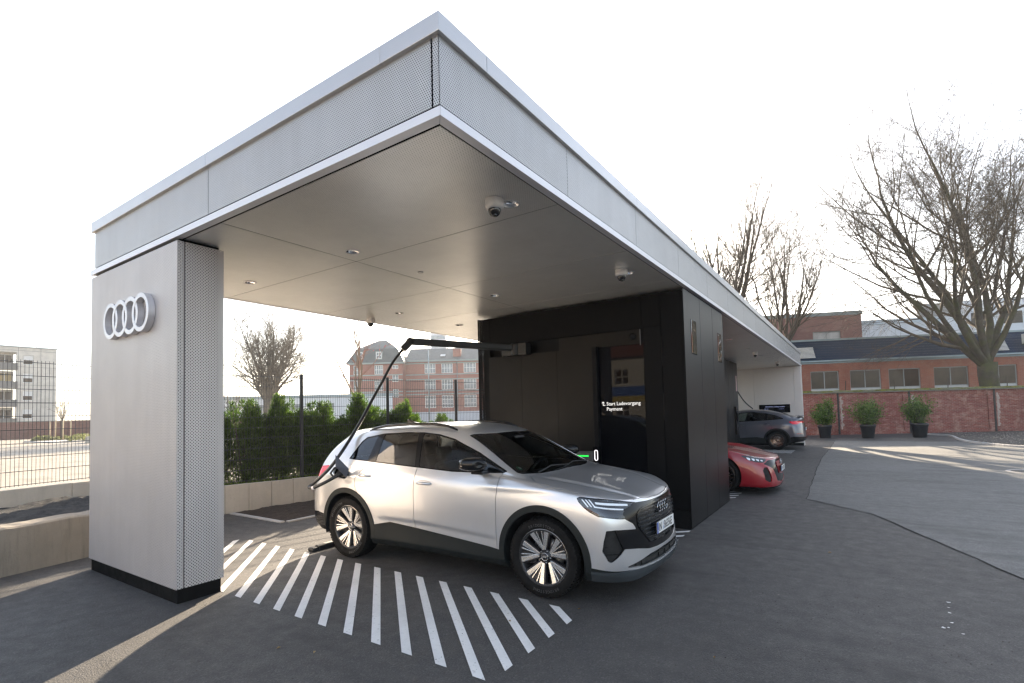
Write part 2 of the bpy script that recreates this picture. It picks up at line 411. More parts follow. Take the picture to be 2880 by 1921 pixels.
# bright lower trim (mitred frame)
def trim(name, a, b, mat): 
    pass
trz0, trz1 = 3.483, 3.543
cpart('trim_rail', MB().add([(-CW, 0, trz0), (0, 0, trz0), (-.07, .07, trz0), (-CW + .07, .07, trz0), (-CW, 0, trz1), (0, 0, trz1), (-.07, .07, trz1), (-CW + .07, .07, trz1)], [(0, 3, 2, 1), (4, 5, 6, 7), (0, 1, 5, 4), (3, 7, 6, 2), (0, 4, 7, 3), (1, 2, 6, 5)]), M['silver_trim'], .002)
cpart('trim_rail', MB().add([(0, .001, trz0), (0, CL, trz0), (-.07, CL - .07, trz0), (-.07, .071, trz0), (0, .001, trz1), (0, CL, trz1), (-.07, CL - .07, trz1), (-.07, .071, trz1)], [(0, 3, 2, 1), (4, 5, 6, 7), (0, 1, 5, 4), (3, 7, 6, 2), (0, 4, 7, 3), (1, 2, 6, 5)]), M['silver_trim'], .002)
cpart('trim_rail', MB().box(-CW, -CW + .07, .072, CL, trz0, trz1), M['silver_trim'], .002)
cpart('trim_rail', MB().box(-CW + .071, -.071, CL - .07, CL, trz0, trz1), M['silver_trim'], .002)
# soffit panels
SOFF = []
sy = [.085] + [1.585 + 1.592 * i for i in range(14)]; sy[-1] = CL - .085
for a, b in zip(sy[:-1], sy[1:]):
    for x0, x1 in ((-CW + .085, -2.714), (-2.700, -.085)):
        o = cpart('soffit_panel', MB().box(x0, x1, a + .0055, b - .0055, 3.486, 3.489), M['perf_soffit'])
        SOFF.append((x0, x1, a, b, o))

# ---------------------------------------------------------------- emblem pillar and end wall
pil = empty('clad_pillar', (-4.49, .23, 0), 0, 'wide perforated metal pillar with the four-ring emblem, under the canopy corner', 'pillar')
OFFP = (4.49, -.23, 0)
def ppart(name, mb, mat, bevel=0):
    o = mb.build(name, mat, pil, loc=OFFP, bevel=bevel); return o
px0, px1, py0, py1, pz0, pz1 = -5.593, -3.382, .014, .45, .138, 3.455
ppart('plinth', MB().box(px0 + .02, px1 - .02, py0 + .02, py1 - .02, 0, .16), M['plinth'])
ppart('core', MB().box(px0 + .034, px1 - .034, py0 + .034, py1 - .034, .16, 3.50), M['liner'])
th = .003
ppart('front_panel', MB().box(px0, px1, py0, py0 + th, pz0, pz1).box(px1 - th, px1, py0 + th, py0 + .058, pz0, pz1).box(px0, px0 + th, py0 + th, py0 + .058, pz0, pz1), M['perf_pillar'])
ppart('side_panel', MB().box(px1 - th, px1, py0 + .072, py1 - .058, pz0, pz1), M['perf_pillar'])
ppart('side_panel', MB().box(px0, px0 + th, py0 + .072, py1 - .058, pz0, pz1), M['perf_pillar'])
ppart('back_panel', MB().box(px0, px1, py1 - th, py1, pz0, pz1).box(px1 - th, px1, py1 - .056, py1 - th, pz0, pz1).box(px0, px0 + th, py1 - .056, py1 - th, pz0, pz1), M['perf_pillar'])
ppart('joint_strip', MB().box(px1 - .030, px1 - .012, py0 + .055, py0 + .075, pz0, pz1).box(px1 - .030, px1 - .012, py1 - .062, py1 - .052, pz0, pz1), plain('joint_red_grey', (.30, .26, .255), .5, .3))
ppart('bottom_lip', MB().box(px0 + th, px1 - th, py0 + th, py0 + .03, pz0 + .001, pz0 + .006), M['liner'])
M['ring'] = plain('ring_aluminium', (.66, .645, .66), .38, .55, .02, 3)
for i in range(4):
    m = MB(); ring_mesh(m, -4.83 + .2605 * i, 2.835, .200, .152, -.048 - .002 * (i % 2), .012)
    o = ppart('emblem_ring', m, M['ring'], .003)

ew = empty('end_wall', (-2.8, 23.5, 0), 0, 'pale panelled wall closing the far end of the canopy', 'wall')
M['endwall'] = plain('pale_cladding', (.60, .565, .54), .45, .2, .03, 1.5)
xs = [-5.58, -3.7, -1.905, -.295, -.0]
for a, b in zip(xs[:-1], xs[1:]):
    MB().box(a + .006, b - .006, 23.3, 23.33, .12, 3.46).build('wall_panel', M['endwall'], ew, loc=(2.8, -23.5, 0), bevel=.003)
MB().box(-5.57, -.006, 23.335, 23.70, 0, 3.46).build('core', M['endwall'], ew, loc=(2.8, -23.5, 0))
MB().box(-5.5, -.02, 23.31, 23.6, 0, .115).build('plinth', M['plinth'], ew, loc=(2.8, -23.5, 0))
sc = empty('wall_screen', (-1.1, 23.28, 1.45), 0, 'black information screen with a line of text on the pale end wall', 'screen')
MB().box(-.62, .62, -.03, .018, 0, .36).build('housing', M['blackgloss'], sc, bevel=.006)
M['screen_text'] = glow('screen_text', (.45, .52, .9), .13)
text_mesh('Direktive Ladeprozess', .085, M['screen_text'], 'screen_text', sc, (-.36, -.032, .24))
text_mesh('01 4', .085, M['screen_text'], 'screen_text', sc, (-.40, -.032, .13))
text_mesh('10:00 h', .07, glow('screen_text_dim', (.25, .3, .6), .10), 'screen_text', sc, (.18, -.032, .14))

# ---------------------------------------------------------------- charging cubes
t = NT('cube_sheet'); v = t.coord('Object'); t.set(col=t.ramp(t.noise(v, .8, 3), [(.3, (.0050, .0055, .0065)), (.7, (.0065, .007, .008))]), rough=.36, spec=.22); M['cube_smooth'] = t.m
M['glassblack'] = None
t = NT('black_glass'); t.set(col=(.004, .004, .005), rough=.02, spec=.11); M['glassblack'] = t.m
t = NT('mirror_glass'); t.set(col=(.9, .9, .92), metal=1.0, rough=.02); M['mirror'] = t.m
M['arm_grey'] = plain('dull_grey', (.12, .12, .12), .5, .3)
M['white_led'] = glow('white_led', (1, .97, 1), .5)
M['white_text'] = glow('white_text', (1, .96, .92), .26)
M['green_led'] = glow('green_led', (.02, 1.0, .10), .30)
M['violet_led'] = glow('violet_led', (.25, .22, .5), .35)

cb = empty('charging_cube', (-1.9, 6.5, 0), 0, 'large black perforated charging cube with glass door strip beside the silver car', 'charging unit')
def cbp(name, mb, mat, bevel=0, parent=None, off=(1.9, -6.5, 0)):
    return mb.build(name, mat, parent or cb, loc=off if parent is None else (0, 0, 0), bevel=bevel)
y0c, y1c, xr, xl, zt = 5.22, 7.82, -.045, -3.78, 3.455
cbp('core', MB().box(xl + .06, xr - .06, y0c + .10, y1c - .06, .02, zt), M['liner'])
cbp('plinth', MB().box(xl + .03, xr - .02, y0c + .02, y1c - .02, 0, .26), M['plinth'])
# front face, a sheet per field
pz = .27
cbp('front_panel', MB().box(xl, -3.505, y0c, y0c + .004, pz, zt - .02), M['perf_black'])
cbp('front_panel', MB().box(-3.49, -.675, y0c, y0c + .004, 2.945, zt - .02), M['perf_black'])
cbp('front_panel', MB().box(-.665, -.385, y0c, y0c + .004, 2.955, zt - .02), M['perf_black'])
cbp('front_panel', MB().box(-.655, -.385, y0c, y0c + .004, pz, 2.94), M['perf_black'])
cbp('front_panel', MB().box(-.372, xr, y0c, y0c + .004, pz, zt - .02), M['perf_black'])
cbp('slot', MB().box(-3.49, -.67, y0c + .07, y0c + .09, 2.66, 2.95), M['black'])
cbp('grille_strip', MB().box(-2.10, -.72, y0c + .02, y0c + .023, 2.72, 2.935), M['perf_bronze'])
cbp('slot_fan', MB().lathe([(.05, 0), (.055, -.012), (.03, -.012), (.02, -.004), (0, -.004)], 20, (-.82, y0c + .02, 2.83), 'y'), M['black'])
for a, b in ((-3.488, -2.80), (-2.796, -2.103), (-2.099, -1.47)):
    cbp('sliding_panel', MB().box(a, b, y0c - .07, y0c - .066, .35, 2.715), M['perf_bronze'])
cbp('panel_backing', MB().box(-3.47, -1.485, y0c - .045, y0c - .02, .36, 2.70), M['black'])
cbp('panel_edge', MB().box(-1.47, -1.40, y0c - .066, y0c + .02, .30, 2.72), M['black'])
cbp('glass_door', MB().box(-1.395, -.66, y0c + .012, y0c + .030, .30, 2.71), M['glassblack'], .002)
for _a, _b in ((2.35, 2.78), (1.55, 1.95)): cbp('hinge_bar', MB().box(-.382, -.374, y0c - .012, y0c + .01, _a, _b), M['perf_bronze'])
cbp('guide_bar', MB().box(-.705, -.695, y0c - .004, y0c + .01, 2.69, 2.93), M['arm_grey'])
# lettering on the glass door
ty = y0c + .010
text_mesh('Start Ladevorgang', .0765, M['white_text'], 'lettering', cb, (-1.283 + 1.9, ty - 6.5, 1.795), ext=.0005, sx=.985, bold=.0002)
text_mesh('Payment', .0765, M['white_text'], 'lettering', cb, (-1.283 + 1.9, ty - 6.5, 1.713), ext=.0005, sx=.985, bold=.0002)
ar = MB().bar((-1.338, ty, 1.795), (-1.338, ty, 1.850), .009, .002, (0, 1, 0)).bar((-1.343, ty, 1.799), (-1.302, ty, 1.799), .009, .002, (0, 1, 0)).bar((-1.338, ty, 1.853), (-1.358, ty, 1.832), .009, .002, (0, 1, 0)).bar((-1.338, ty, 1.853), (-1.318, ty, 1.832), .009, .002, (0, 1, 0))
cbp('arrow_symbol', ar, M['white_text'])
# reader console with light ring and green status bar
co_ = cbp('reader_console', MB().box(-2.05, -1.462, y0c - .16, y0c - .075, .93, 1.085), plain('console_grey', (.10, .10, .098), .4, .3), .006)
cbp('status_light', MB().box(-1.80, -1.535, y0c - .166, y0c - .1605, 1.005, 1.027), M['green_led'])
def stadium(cx, cz, w, h, th, y0, y1, n=10):
    def loop(w, h):
        r = w / 2; P = []
        for k in range(n + 1): a = PI * k / n; P.append((cx + r * math.cos(a), cz + h / 2 - r + r * math.sin(a)))
        for k in range(n + 1): a = PI + PI * k / n; P.append((cx + r * math.cos(a), cz - h / 2 + r + r * math.sin(a)))
        return P
    A, B = loop(w, h), loop(w - 2 * th, h - 2 * th); m = MB(); k = len(A)
    v = [(x, y0, z) for x, z in A] + [(x, y0, z) for x, z in B] + [(x, y1, z) for x, z in A] + [(x, y1, z) for x, z in B]
    f = []
    for i in range(k):
        j = (i + 1) % k; f += [(i, j, k + j, k + i), (2 * k + i, 3 * k + i, 3 * k + j, 2 * k + j), (i, 2 * k + i, 2 * k + j, j), (k + i, k + j, 3 * k + j, 3 * k + i)]
    return m.add(v, f)
cbp('reader_plate', MB().box(-1.458, -1.365, y0c - .15, y0c - .07, .90, 1.16), M['glassblack'], .004)
cbp('reader_light', stadium(-1.410, 1.03, .056, .165, .009, y0c - .156, y0c - .1505), M['white_led'])
# smooth right-hand face
for a, b in ((y0c, 6.145), (6.153, 6.985), (6.993, y1c)):
    cbp('side_panel', MB().box(xr - .004, xr, a + (.005 if a == y0c else 0), b, .02, zt), M['cube_smooth'], .002)
for a, b in ((5.59, 5.88), (7.35, 7.63)):
    cbp('display_frame', MB().box(xr + .0005, xr + .006, a, b, 2.53, 3.05), M['blackgloss'])
    cbp('display', MB().box(xr + .0065, xr + .009, a + .012, b - .012, 2.542, 3.038), M['mirror'])
for nm, x in (('side_panel', xl),):
    cbp(nm, MB().box(x, x + .004, y0c + .006, y1c, pz, zt), M['perf_black'])
cbp('back_panel', MB().box(xl, xr - .004, y1c - .004, y1c, .02, zt), M['cube_smooth'])

c2 = empty('charging_cube', (-3.7, 18.1, 0), 0, 'farther black charging cube set back behind the red car', 'charging unit')
def c2p(name, mb, mat, bevel=0): return mb.build(name, mat, c2, loc=(3.7, -18.1, 0), bevel=bevel)
c2p('core', MB().box(-5.5, -1.91, 16.9, 19.4, 0, 3.455), M['cube_smooth'])
for a, b in ((16.85, 17.7), (17.71, 18.55), (18.56, 19.41)): c2p('side_panel', MB().box(-1.908, -1.9, a, b, .05, 3.455), M['cube_smooth'], .003)
c2p('front_panel', MB().box(-5.5, -1.908, 16.85, 16.898, .05, 3.455), M['perf_black'])
c2p('display', MB().box(-1.899, -1.89, 19.05, 19.22, 2.35, 2.95), plain('pink_screen', (.55, .38, .38), .3))
c2p('holster', MB().box(-1.899, -1.83, 18.6, 18.85, .7, 1.75), M['blackgloss'])
c2p('status_light', MB().box(-1.899, -1.885, 19.1, 19.17, 1.0, 1.04), glow('green_dim', (.02, .5, .15), .1))

# ---------------------------------------------------------------- lights and cameras in the soffit
M['reflector'] = plain('reflector', (.85, .84, .82), .12, 1, .01)
M['ledwhite'] = plain('lamp_lens', (.75, .74, .7), .3)
def downlight():
    e = empty('recessed_downlight', (0, 0, 0))
    MB().lathe([(.092, -.004), (.105, -.004), (.107, 0), (.107, .006), (.092, .006)], 28, close=True).build('trim_ring', M['silver'], e)
    MB().lathe([(.0935, .0), (.082, .018), (.06, .029), (.0, .032)], 28).build('reflector', M['reflector'], e)
    for ch in e.children: ch.scale = (.76, .76, 1)
    return e
dl0 = downlight()
spots = [(-.40, 1.33, 'recessed downlight beside the dome camera nearest the canopy corner'), (-2.45, 1.33, 'recessed downlight in the middle of the front row of the soffit'), (-4.47, 1.33, 'recessed downlight above the inner side of the emblem pillar'),
         (-.41, 4.06, 'recessed downlight beside the dome camera in front of the black cube'), (-2.47, 3.96, 'recessed downlight over the middle of the silver car roof'), (-4.51, 3.97, 'recessed downlight over the tail of the silver car'), (-4.50, 5.57, 'recessed downlight left of the black cube, near the open rear edge')]
far_spots = [(-.7, 9.3), (-.7, 11.9), (-.7, 14.6), (-.7, 17.2), (-.55, 19.8), (-.55, 22.4), (-2.4, 22.4)]
for i, (x, y, lb) in enumerate(spots):
    o = dl0 if i == 0 else copy_tree(dl0)
    o.location = (x, y, 3.484); tag(o, lb, 'downlight', 'downlights in the soffit')
def cut_round(o, x, y, r):
    cm = MB().lathe([(0, 3.40), (r, 3.40), (r, 3.60), (0, 3.60)], 32, (x, y, 0)).mesh('cutter', None, False)
    bm = bmesh.new(); bm.from_mesh(cm); bmesh.ops.remove_doubles(bm, verts=bm.verts, dist=1e-5); bmesh.ops.recalc_face_normals(bm, faces=bm.faces); bm.to_mesh(cm); bm.free()
    c = link('cutter', cm); c.location = o.location; md = o.modifiers.new('hole', 'BOOLEAN'); md.operation = 'DIFFERENCE'; md.object = c; md.solver = 'EXACT'
    c.parent = can
    bpy.context.view_layer.update()
    dg = bpy.context.evaluated_depsgraph_get(); me = bpy.data.meshes.new_from_object(o.evaluated_get(dg)); o.modifiers.clear(); o.data = me
    bpy.data.objects.remove(c)
for x, y in [(q[0], q[1]) for q in spots] + [(-.7, 9.3), (-.7, 11.9), (-.7, 14.6)]:
    for x0, x1, a, b, o in SOFF:
        if x0 < x < x1 and a < y < b: cut_round(o, x, y, .0715)
fl = ['second', 'third', 'fourth', 'fifth', 'sixth', 'seventh']
for i, (x, y) in enumerate(far_spots):
    o = copy_tree(dl0); o.location = (x, y, 3.484)
    tag(o, ('recessed downlight directly behind the black cube, over the red car' if i == 0 else 'small distant downlight beyond the black cube, %s from the red car towards the end wall' % fl[i - 1]), 'downlight', 'downlights in the soffit')
M['camera_body'] = plain('camera_body', (.62, .60, .58), .4, .1, .03)
t = NT('camera_dome'); t.set(col=(.01, .01, .012), rough=.04, spec=.7); M['dome'] = t.m
def dome_cam():
    e = empty('dome_camera', (0, 0, 0))
    MB().lathe([(0, 0), (.075, 0), (.078, -.004), (.078, -.058), (.074, -.075), (.058, -.084), (.05, -.085)], 32).build('housing', M['camera_body'], e)
    MB().lathe([(.053, -.08), (.052, -.10), (.044, -.122), (.028, -.138), (.0, -.144)], 28).build('dome', M['dome'], e)
    MB().lathe([(.0, -.150), (.016, -.149), (.018, -.142), (.018, -.12)], 14, (.012, -.012, 0)).build('lens', M['blackgloss'], e)
    return e
dc0 = dome_cam()
for i, (x, y, lb) in enumerate([(-.455, 1.17, 'grey dome camera on the soffit nearest the canopy corner'), (-.425, 3.86, 'grey dome camera on the soffit in front of the black cube'), (-5.27, 3.99, 'grey dome camera at the open rear edge of the soffit'), (-.7, 15.9, 'distant dome camera on the soffit beyond the black cube'), (-.6, 20.6, 'most distant dome camera, near the end wall')]):
    o = dc0 if i == 0 else copy_tree(dc0)
    o.location = (x, y, 3.486); tag(o, lb, 'camera', 'dome cameras under the canopy')
sm = empty('smoke_detector', (-2.44, 2.35, 3.486), 0, 'small flat round sensor in the middle of the soffit', 'sensor')
MB().lathe([(0, 0), (.035, 0), (.036, -.01), (.028, -.016), (0, -.017)], 20).build('housing', M['camera_body'], sm)
# ---------------------------------------------------------------- car shells
def fit_shell(verts, quads, creases, level=3, iters=5):
    """Catmull-Clark surface that passes through the given control points (half car, y >= 0)."""
    tgt = np.array(verts, float)
    me = bpy.data.meshes.new('cage'); me.from_pydata([tuple(v) for v in tgt], [], quads); me.update()
    ob = bpy.data.objects.new('cage', me); bpy.context.scene.collection.objects.link(ob)
    mi = ob.modifiers.new('m', 'MIRROR'); mi.use_axis = (False, True, False); mi.merge_threshold = 1e-4; mi.use_clip = True
    sb = ob.modifiers.new('s', 'SUBSURF'); sb.levels = 2; sb.render_levels = 2; sb.boundary_smooth = 'ALL'; sb.quality = 4
    if creases:
        at = me.attributes.new('crease_edge', 'FLOAT', 'EDGE')
        key = {tuple(sorted(e.vertices)): e.index for e in me.edges}
        for (a, b, w) in creases:
            k = key.get(tuple(sorted((a, b))))
            if k is not None: at.data[k].value = w
    cur = tgt.copy(); n = len(tgt)
    def evald():
        me.vertices.foreach_set('co', cur.astype(np.float32).ravel()); me.update()
        dg = bpy.context.evaluated_depsgraph_get(); ev = ob.evaluated_get(dg); m2 = ev.to_mesh()
        co = np.zeros(len(m2.vertices) * 3, np.float32); m2.vertices.foreach_get('co', co)
        return ev, m2, co.reshape(-1, 3)
    for _ in range(iters):
        ev, m2, co = evald()
        d = tgt - co[:n]; ev.to_mesh_clear()
        cur += d * .9
        cur[tgt[:, 1] < 1e-6, 1] = 0
    sb.levels = level; sb.render_levels = level
    ev, m2, co = evald()
    nq = len(m2.polygons)
    co = co.astype(float).copy()
    ld = np.zeros(len(m2.loops), np.int32); m2.loops.foreach_get('vertex_index', ld)
    q = ld.reshape(nq, 4).copy()
    ev.to_mesh_clear()
    bpy.data.objects.remove(ob); bpy.data.meshes.remove(me)
    return co, q

class Surf:
    """triangle soup with smooth normals that can be split by a scalar field"""
    def __init__(s, V, T, N=None):
        s.V = np.asarray(V, float); s.T = np.asarray(T, int).reshape(-1, 3)
        s.N = s.normals() if N is None else N
    def normals(s):
        a, b, c = s.V[s.T[:, 0]], s.V[s.T[:, 1]], s.V[s.T[:, 2]]
        f = np.cross(b - a, c - a); n = np.zeros_like(s.V)
        for k in range(3): np.add.at(n, s.T[:, k], f)
        return n / np.maximum(np.linalg.norm(n, axis=1, keepdims=True), 1e-12)
    def compact(s):
        if len(s.T) == 0: return Surf(np.zeros((0, 3)), np.zeros((0, 3), int), np.zeros((0, 3)))
        u, inv = np.unique(s.T.ravel(), return_inverse=True)
        return Surf(s.V[u], inv.reshape(-1, 3), s.N[u])
    def split(s, phi):
        """-> (inside: phi<0, outside: phi>=0)"""
        p = phi(s.V) if callable(phi) else phi
        p = np.where(np.abs(p) < 1e-6, 1e-6, p)
        neg = p < 0; c = neg[s.T].sum(1)
        tin = s.T[c == 3]; tout = s.T[c == 0]; mix = s.T[(c == 1) | (c == 2)]
        V = [s.V]; N = [s.N]; nv = len(s.V); cache = {}; ai = []; ao = []; newV = []; newN = []
        def cut(i, j):
            nonlocal nv
            k = (i, j) if i < j else (j, i)
            if k not in cache:
                t = p[k[0]] / (p[k[0]] - p[k[1]])
                newV.append(s.V[k[0]] * (1 - t) + s.V[k[1]] * t)
                m = s.N[k[0]] * (1 - t) + s.N[k[1]] * t; newN.append(m / max(np.linalg.norm(m), 1e-9))
                cache[k] = nv; nv += 1
            return cache[k]
        for t in mix:
            t = [int(q) for q in t]; sg = [neg[q] for q in t]
            lone = [i for i in range(3) if sg.count(sg[i]) == 1][0]
            a, b, d = t[lone], t[(lone + 1) % 3], t[(lone + 2) % 3]
            x, y = cut(a, b), cut(a, d)
            one, two = ([(a, x, y)], [(x, b, d), (x, d, y)])
            if sg[lone]: ai += one; ao += two
            else: ao += one; ai += two
        VV = np.vstack([s.V, np.array(newV).reshape(-1, 3)]); NN = np.vstack([s.N, np.array(newN).reshape(-1, 3)])
        A = Surf(VV, np.vstack([tin, np.array(ai, int).reshape(-1, 3)]), NN).compact()
        B = Surf(VV, np.vstack([tout, np.array(ao, int).reshape(-1, 3)]), NN).compact()
        return A, B
    def offset(s, d): return Surf(s.V + s.N * d, s.T, s.N)
    def join(s, o): return Surf(np.vstack([s.V, o.V]), np.vstack([s.T, o.T + len(s.V)]), np.vstack([s.N, o.N]))

def poly_sd(P, poly):
    """signed distance of 2D points to a polygon, negative inside"""
    P = np.asarray(P, float); Q = np.asarray(poly, float); n = len(Q)
    d = np.full(len(P), 1e9); ins = np.zeros(len(P), bool)
    for i in range(n):
        a, b = Q[i], Q[(i + 1) % n]; e = b - a; w = P - a
        t = np.clip((w @ e) / max(e @ e, 1e-12), 0, 1); q = w - t[:, None] * e
        d = np.minimum(d, (q ** 2).sum(1))
        c = ((a[1] <= P[:, 1]) != (b[1] <= P[:, 1]))
        with np.errstate(divide='ignore', invalid='ignore'):
            xi = a[0] + (P[:, 1] - a[1]) * e[0] / (e[1] if abs(e[1]) > 1e-12 else 1e-12)
        ins ^= c & (P[:, 0] < xi)
    return np.where(ins, -1, 1) * np.sqrt(d)

def grid_cage(stations, front, rear, f_corner=5, r_corner=7):
    """stations: list of N-point curves (sill -> roof centre), first = front rim, last = rear rim.
    front[r][c] rows 0..f_corner-1, columns behind rim; rear likewise."""
    verts = []; quads = []; S = len(stations); N = len(stations[0])
    idx = [[0] * N for _ in range(S)]
    for i, st in enumerate(stations):
        for j, p in enumerate(st): idx[i][j] = len(verts); verts.append(p)
    for i in range(S - 1):
        for j in range(N - 1): quads.append((idx[i][j], idx[i][j + 1], idx[i + 1][j + 1], idx[i + 1][j]))
    def cap(rows, rim, corner, flip):
        nc = N - 1 - corner
        g = []
        for r in range(corner):
            line = [rim[r]]
            for c in range(nc): verts.append(rows[r][c]); line.append(len(verts) - 1)
            g.append(line)
        g.append([rim[corner + c] for c in range(nc + 1)])
        for r in range(corner):
            for c in range(nc):
                q = (g[r][c], g[r][c + 1], g[r + 1][c + 1], g[r + 1][c])
                quads.append(q if not flip else q[::-1])
    cap(front, idx[0], f_corner, False); cap(rear, idx[-1], r_corner, True)
    return verts, quads, idx

def suv_shell(level=3, sportback=False):
    def st(x, w, up, z0=.22):
        # w: half widths rows 0..4 with z ; up: (y,z[,x]) rows 5..9
        out = [(x, y, z) for y, z in w]
        for u in up: out.append((x if len(u) < 3 else u[2], u[0], u[1]))
        return out
    T = []
    T.append([(.60, .80, .22), (.655, .825, .30), (.665, .83, .45), (.66, .825, .65), (.635, .82, .80), (.575, .79, .915), (.67, .655, .905), (.735, .50, .895), (.785, .25, .88), (.80, 0, .872)])
    T.append(st(.45, [(.84, .22), (.885, .30), (.90, .45), (.905, .65), (.895, .83)], [(.855, .955), (.69, .975), (.52, .98), (.27, .975), (0, .97)]))
    T.append(st(.22, [(.85, .22), (.90, .30), (.918, .45), (.926, .68), (.918, .87)], [(.875, .99), (.725, 1.02), (.545, 1.025), (.28, 1.025), (0, 1.025)]))
    T.append(st(-.04, [(.85, .22), (.905, .30), (.922, .45), (.932, .71), (.925, .90)], [(.885, 1.025), (.75, 1.055), (.56, 1.065), (.29, 1.07), (0, 1.075)]))
    T.append(st(-.30, [(.85, .22), (.905, .30), (.918, .45), (.928, .72), (.921, .93)], [(.885, 1.06), (.81, 1.085), (.745, 1.105), (.40, 1.135), (0, 1.165)]))
    T.append(st(-.60, [(.85, .22), (.90, .29), (.908, .45), (.921, .72), (.915, .95)], [(.875, 1.085), (.83, 1.135), (.735, 1.245), (.40, 1.30), (0, 1.33)]))
    T.append(st(-.95, [(.85, .22), (.897, .29), (.900, .45), (.917, .72), (.912, .97)], [(.865, 1.102), (.80, 1.215), (.675, 1.415), (.39, 1.48), (0, 1.505)]))
    T.append(st(-1.32, [(.85, .22), (.897, .29), (.898, .45), (.915, .72), (.912, .985)], [(.86, 1.118), (.775, 1.30), (.632, 1.515), (.38, 1.585), (0, 1.605)]))
    T.append(st(-1.72, [(.85, .22), (.897, .29), (.898, .45), (.916, .72), (.914, .995)], [(.86, 1.135), (.765, 1.335), (.618, 1.55), (.37, 1.61), (0, 1.628)]))
    T.append(st(-2.15, [(.85, .22), (.90, .29), (.905, .45), (.922, .72), (.92, 1.0)], [(.86, 1.152), (.76, 1.34), (.612, 1.548), (.37, 1.603), (0, 1.622)]))
    T.append(st(-2.55, [(.85, .22), (.905, .30), (.918, .45), (.93, .72), (.928, .99)], [(.86, 1.167), (.755, 1.34), (.606, 1.532), (.36, 1.588), (0, 1.605)]))
    T.append(st(-2.92, [(.85, .24), (.90, .32), (.918, .47), (.93, .72), (.922, .985)], [(.845, 1.172), (.745, 1.335, -2.86), (.60, 1.507, -2.80), (.36, 1.567, -2.86), (0, 1.582, -2.88)]))
    T.append(st(-3.25, [(.83, .27), (.87, .35), (.893, .48), (.905, .72), (.89, .97)], [(.815, 1.145), (.725, 1.325, -3.13), (.585, 1.487, -3.00), (.355, 1.545, -3.12), (0, 1.56, -3.15)]))
    T.append([(-3.44, .79, .30), (-3.48, .83, .38), (-3.50, .845, .50), (-3.50, .84, .72), (-3.46, .815, .94), (-3.41, .765, 1.11), (-3.29, .68, 1.315), (-3.12, .56, 1.468), (-3.30, .335, 1.515), (-3.34, 0, 1.528)])
    if sportback:
        T[9][7:] = [(-2.15, .61, 1.53), (-2.15, .37, 1.587), (-2.15, 0, 1.605)]
        T[10][6:] = [(-2.55, .755, 1.31), (-2.55, .605, 1.475), (-2.55, .37, 1.532), (-2.55, 0, 1.55)]
        T[11][5:] = [(-2.92, .845, 1.155), (-2.92, .75, 1.275), (-2.92, .62, 1.385), (-2.92, .37, 1.44), (-2.92, 0, 1.46)]
        T[12][5:] = [(-3.25, .815, 1.13), (-3.25, .735, 1.205), (-3.25, .62, 1.285), (-3.25, .37, 1.335), (-3.25, 0, 1.35)]
        T[13][5:] = [(-3.44, .765, 1.085), (-3.48, .70, 1.17), (-3.50, .61, 1.245), (-3.575, .36, 1.285), (-3.60, 0, 1.30)]
    ys = (.655, .49, .25, 0)
    F = [[(x, y, z) for x, y in zip(xs, ys)] for xs, z in (((.735, .79, .815, .82), .21), ((.765, .815, .85, .86), .29), ((.76, .81, .845, .855), .45), ((.75, .80, .838, .848), .65), ((.725, .785, .82, .832), .80))]
    R = [[(a, .40, z), (b, 0, z)] for a, b, z in ((-3.58, -3.61, .30), (-3.69, -3.72, .38), (-3.70, -3.73, .50), (-3.68, -3.71, .72), (-3.65, -3.68, .94), (-3.62, -3.65, 1.10), (-3.50, -3.53, 1.32))]
    if sportback: R[6] = [(-3.63, .40, 1.20), (-3.66, 0, 1.21)]
    v, q, idx = grid_cage(T, F, R)
    cr = []
    for i in range(len(T) - 1):
        cr.append((idx[i][1], idx[i + 1][1], .5)); cr.append((idx[i][5], idx[i + 1][5], .35)); cr.append((idx[i][4], idx[i + 1][4], .25))
    for j in range(5, 9): cr.append((idx[0][j], idx[0][j + 1], .55))
    for j in range(7, 9): cr.append((idx[-1][j], idx[-1][j + 1], .8))
    return fit_shell(v, q, cr, level)
# ---------------------------------------------------------------- car materials
def car_paint(name, col, metal=.75, rough=.30, flake=.12):
    t = NT(name); v = t.coord('Object')
    fl = t.nd('ShaderNodeTexVoronoi'); fl.inputs['Scale'].default_value = 900; t.L(v, fl.inputs['Vector'])
    c = t.mix(t.ramp(fl.outputs['Color'], [(.2, 0.0), (.9, flake)]), col, tuple(min(1, q * 1.5) for q in col))
    dirt = t.ramp(t.noise(v, 3.5, 8, .7), [(.45, 0.0), (.85, .10)])
    t.set(col=t.mix(dirt, c, (.30, .27, .23)), metal=metal, rough=rough, coat=1.0, coatr=.035)
    return t.m
M['paint_silver'] = car_paint('paint_silver', (.66, .665, .68), .72, .29)
M['paint_red'] = car_paint('paint_red', (.30, .0015, .010), .1, .34, .0)
M['paint_grey'] = car_paint('paint_grey', (.11, .115, .14), .4, .32)
M['clad'] = plain('grey_cladding', (.013, .016, .016), .45, .0, .1, 4, spec=.25)
M['clad_gloss'] = plain('dark_gloss_trim', (.008, .008, .009), .10, 0, .1, 3, spec=.35)
M['plastic'] = plain('black_plastic', (.016, .016, .017), .55, 0, .15, 9)
M['grille_face'] = plain('grille_face', (.008, .009, .011), .3, 0, spec=.3); M['grille_bar'] = plain('grille_bar', (.02, .023, .028), .25, .2, spec=.4); M['lip_grey'] = plain('lip_grey', (.06, .07, .078), .38, .3)
M['inner'] = plain('inner_black', (.010, .010, .010), .8)
M['rubber'] = plain('tyre_rubber', (.010, .0097, .0095), .75, 0, .25, 14, spec=.14, bump=.2, bscale=120)
M['alloy'] = plain('polished_alloy', (.70, .69, .67), .22, .9, .03, 8)
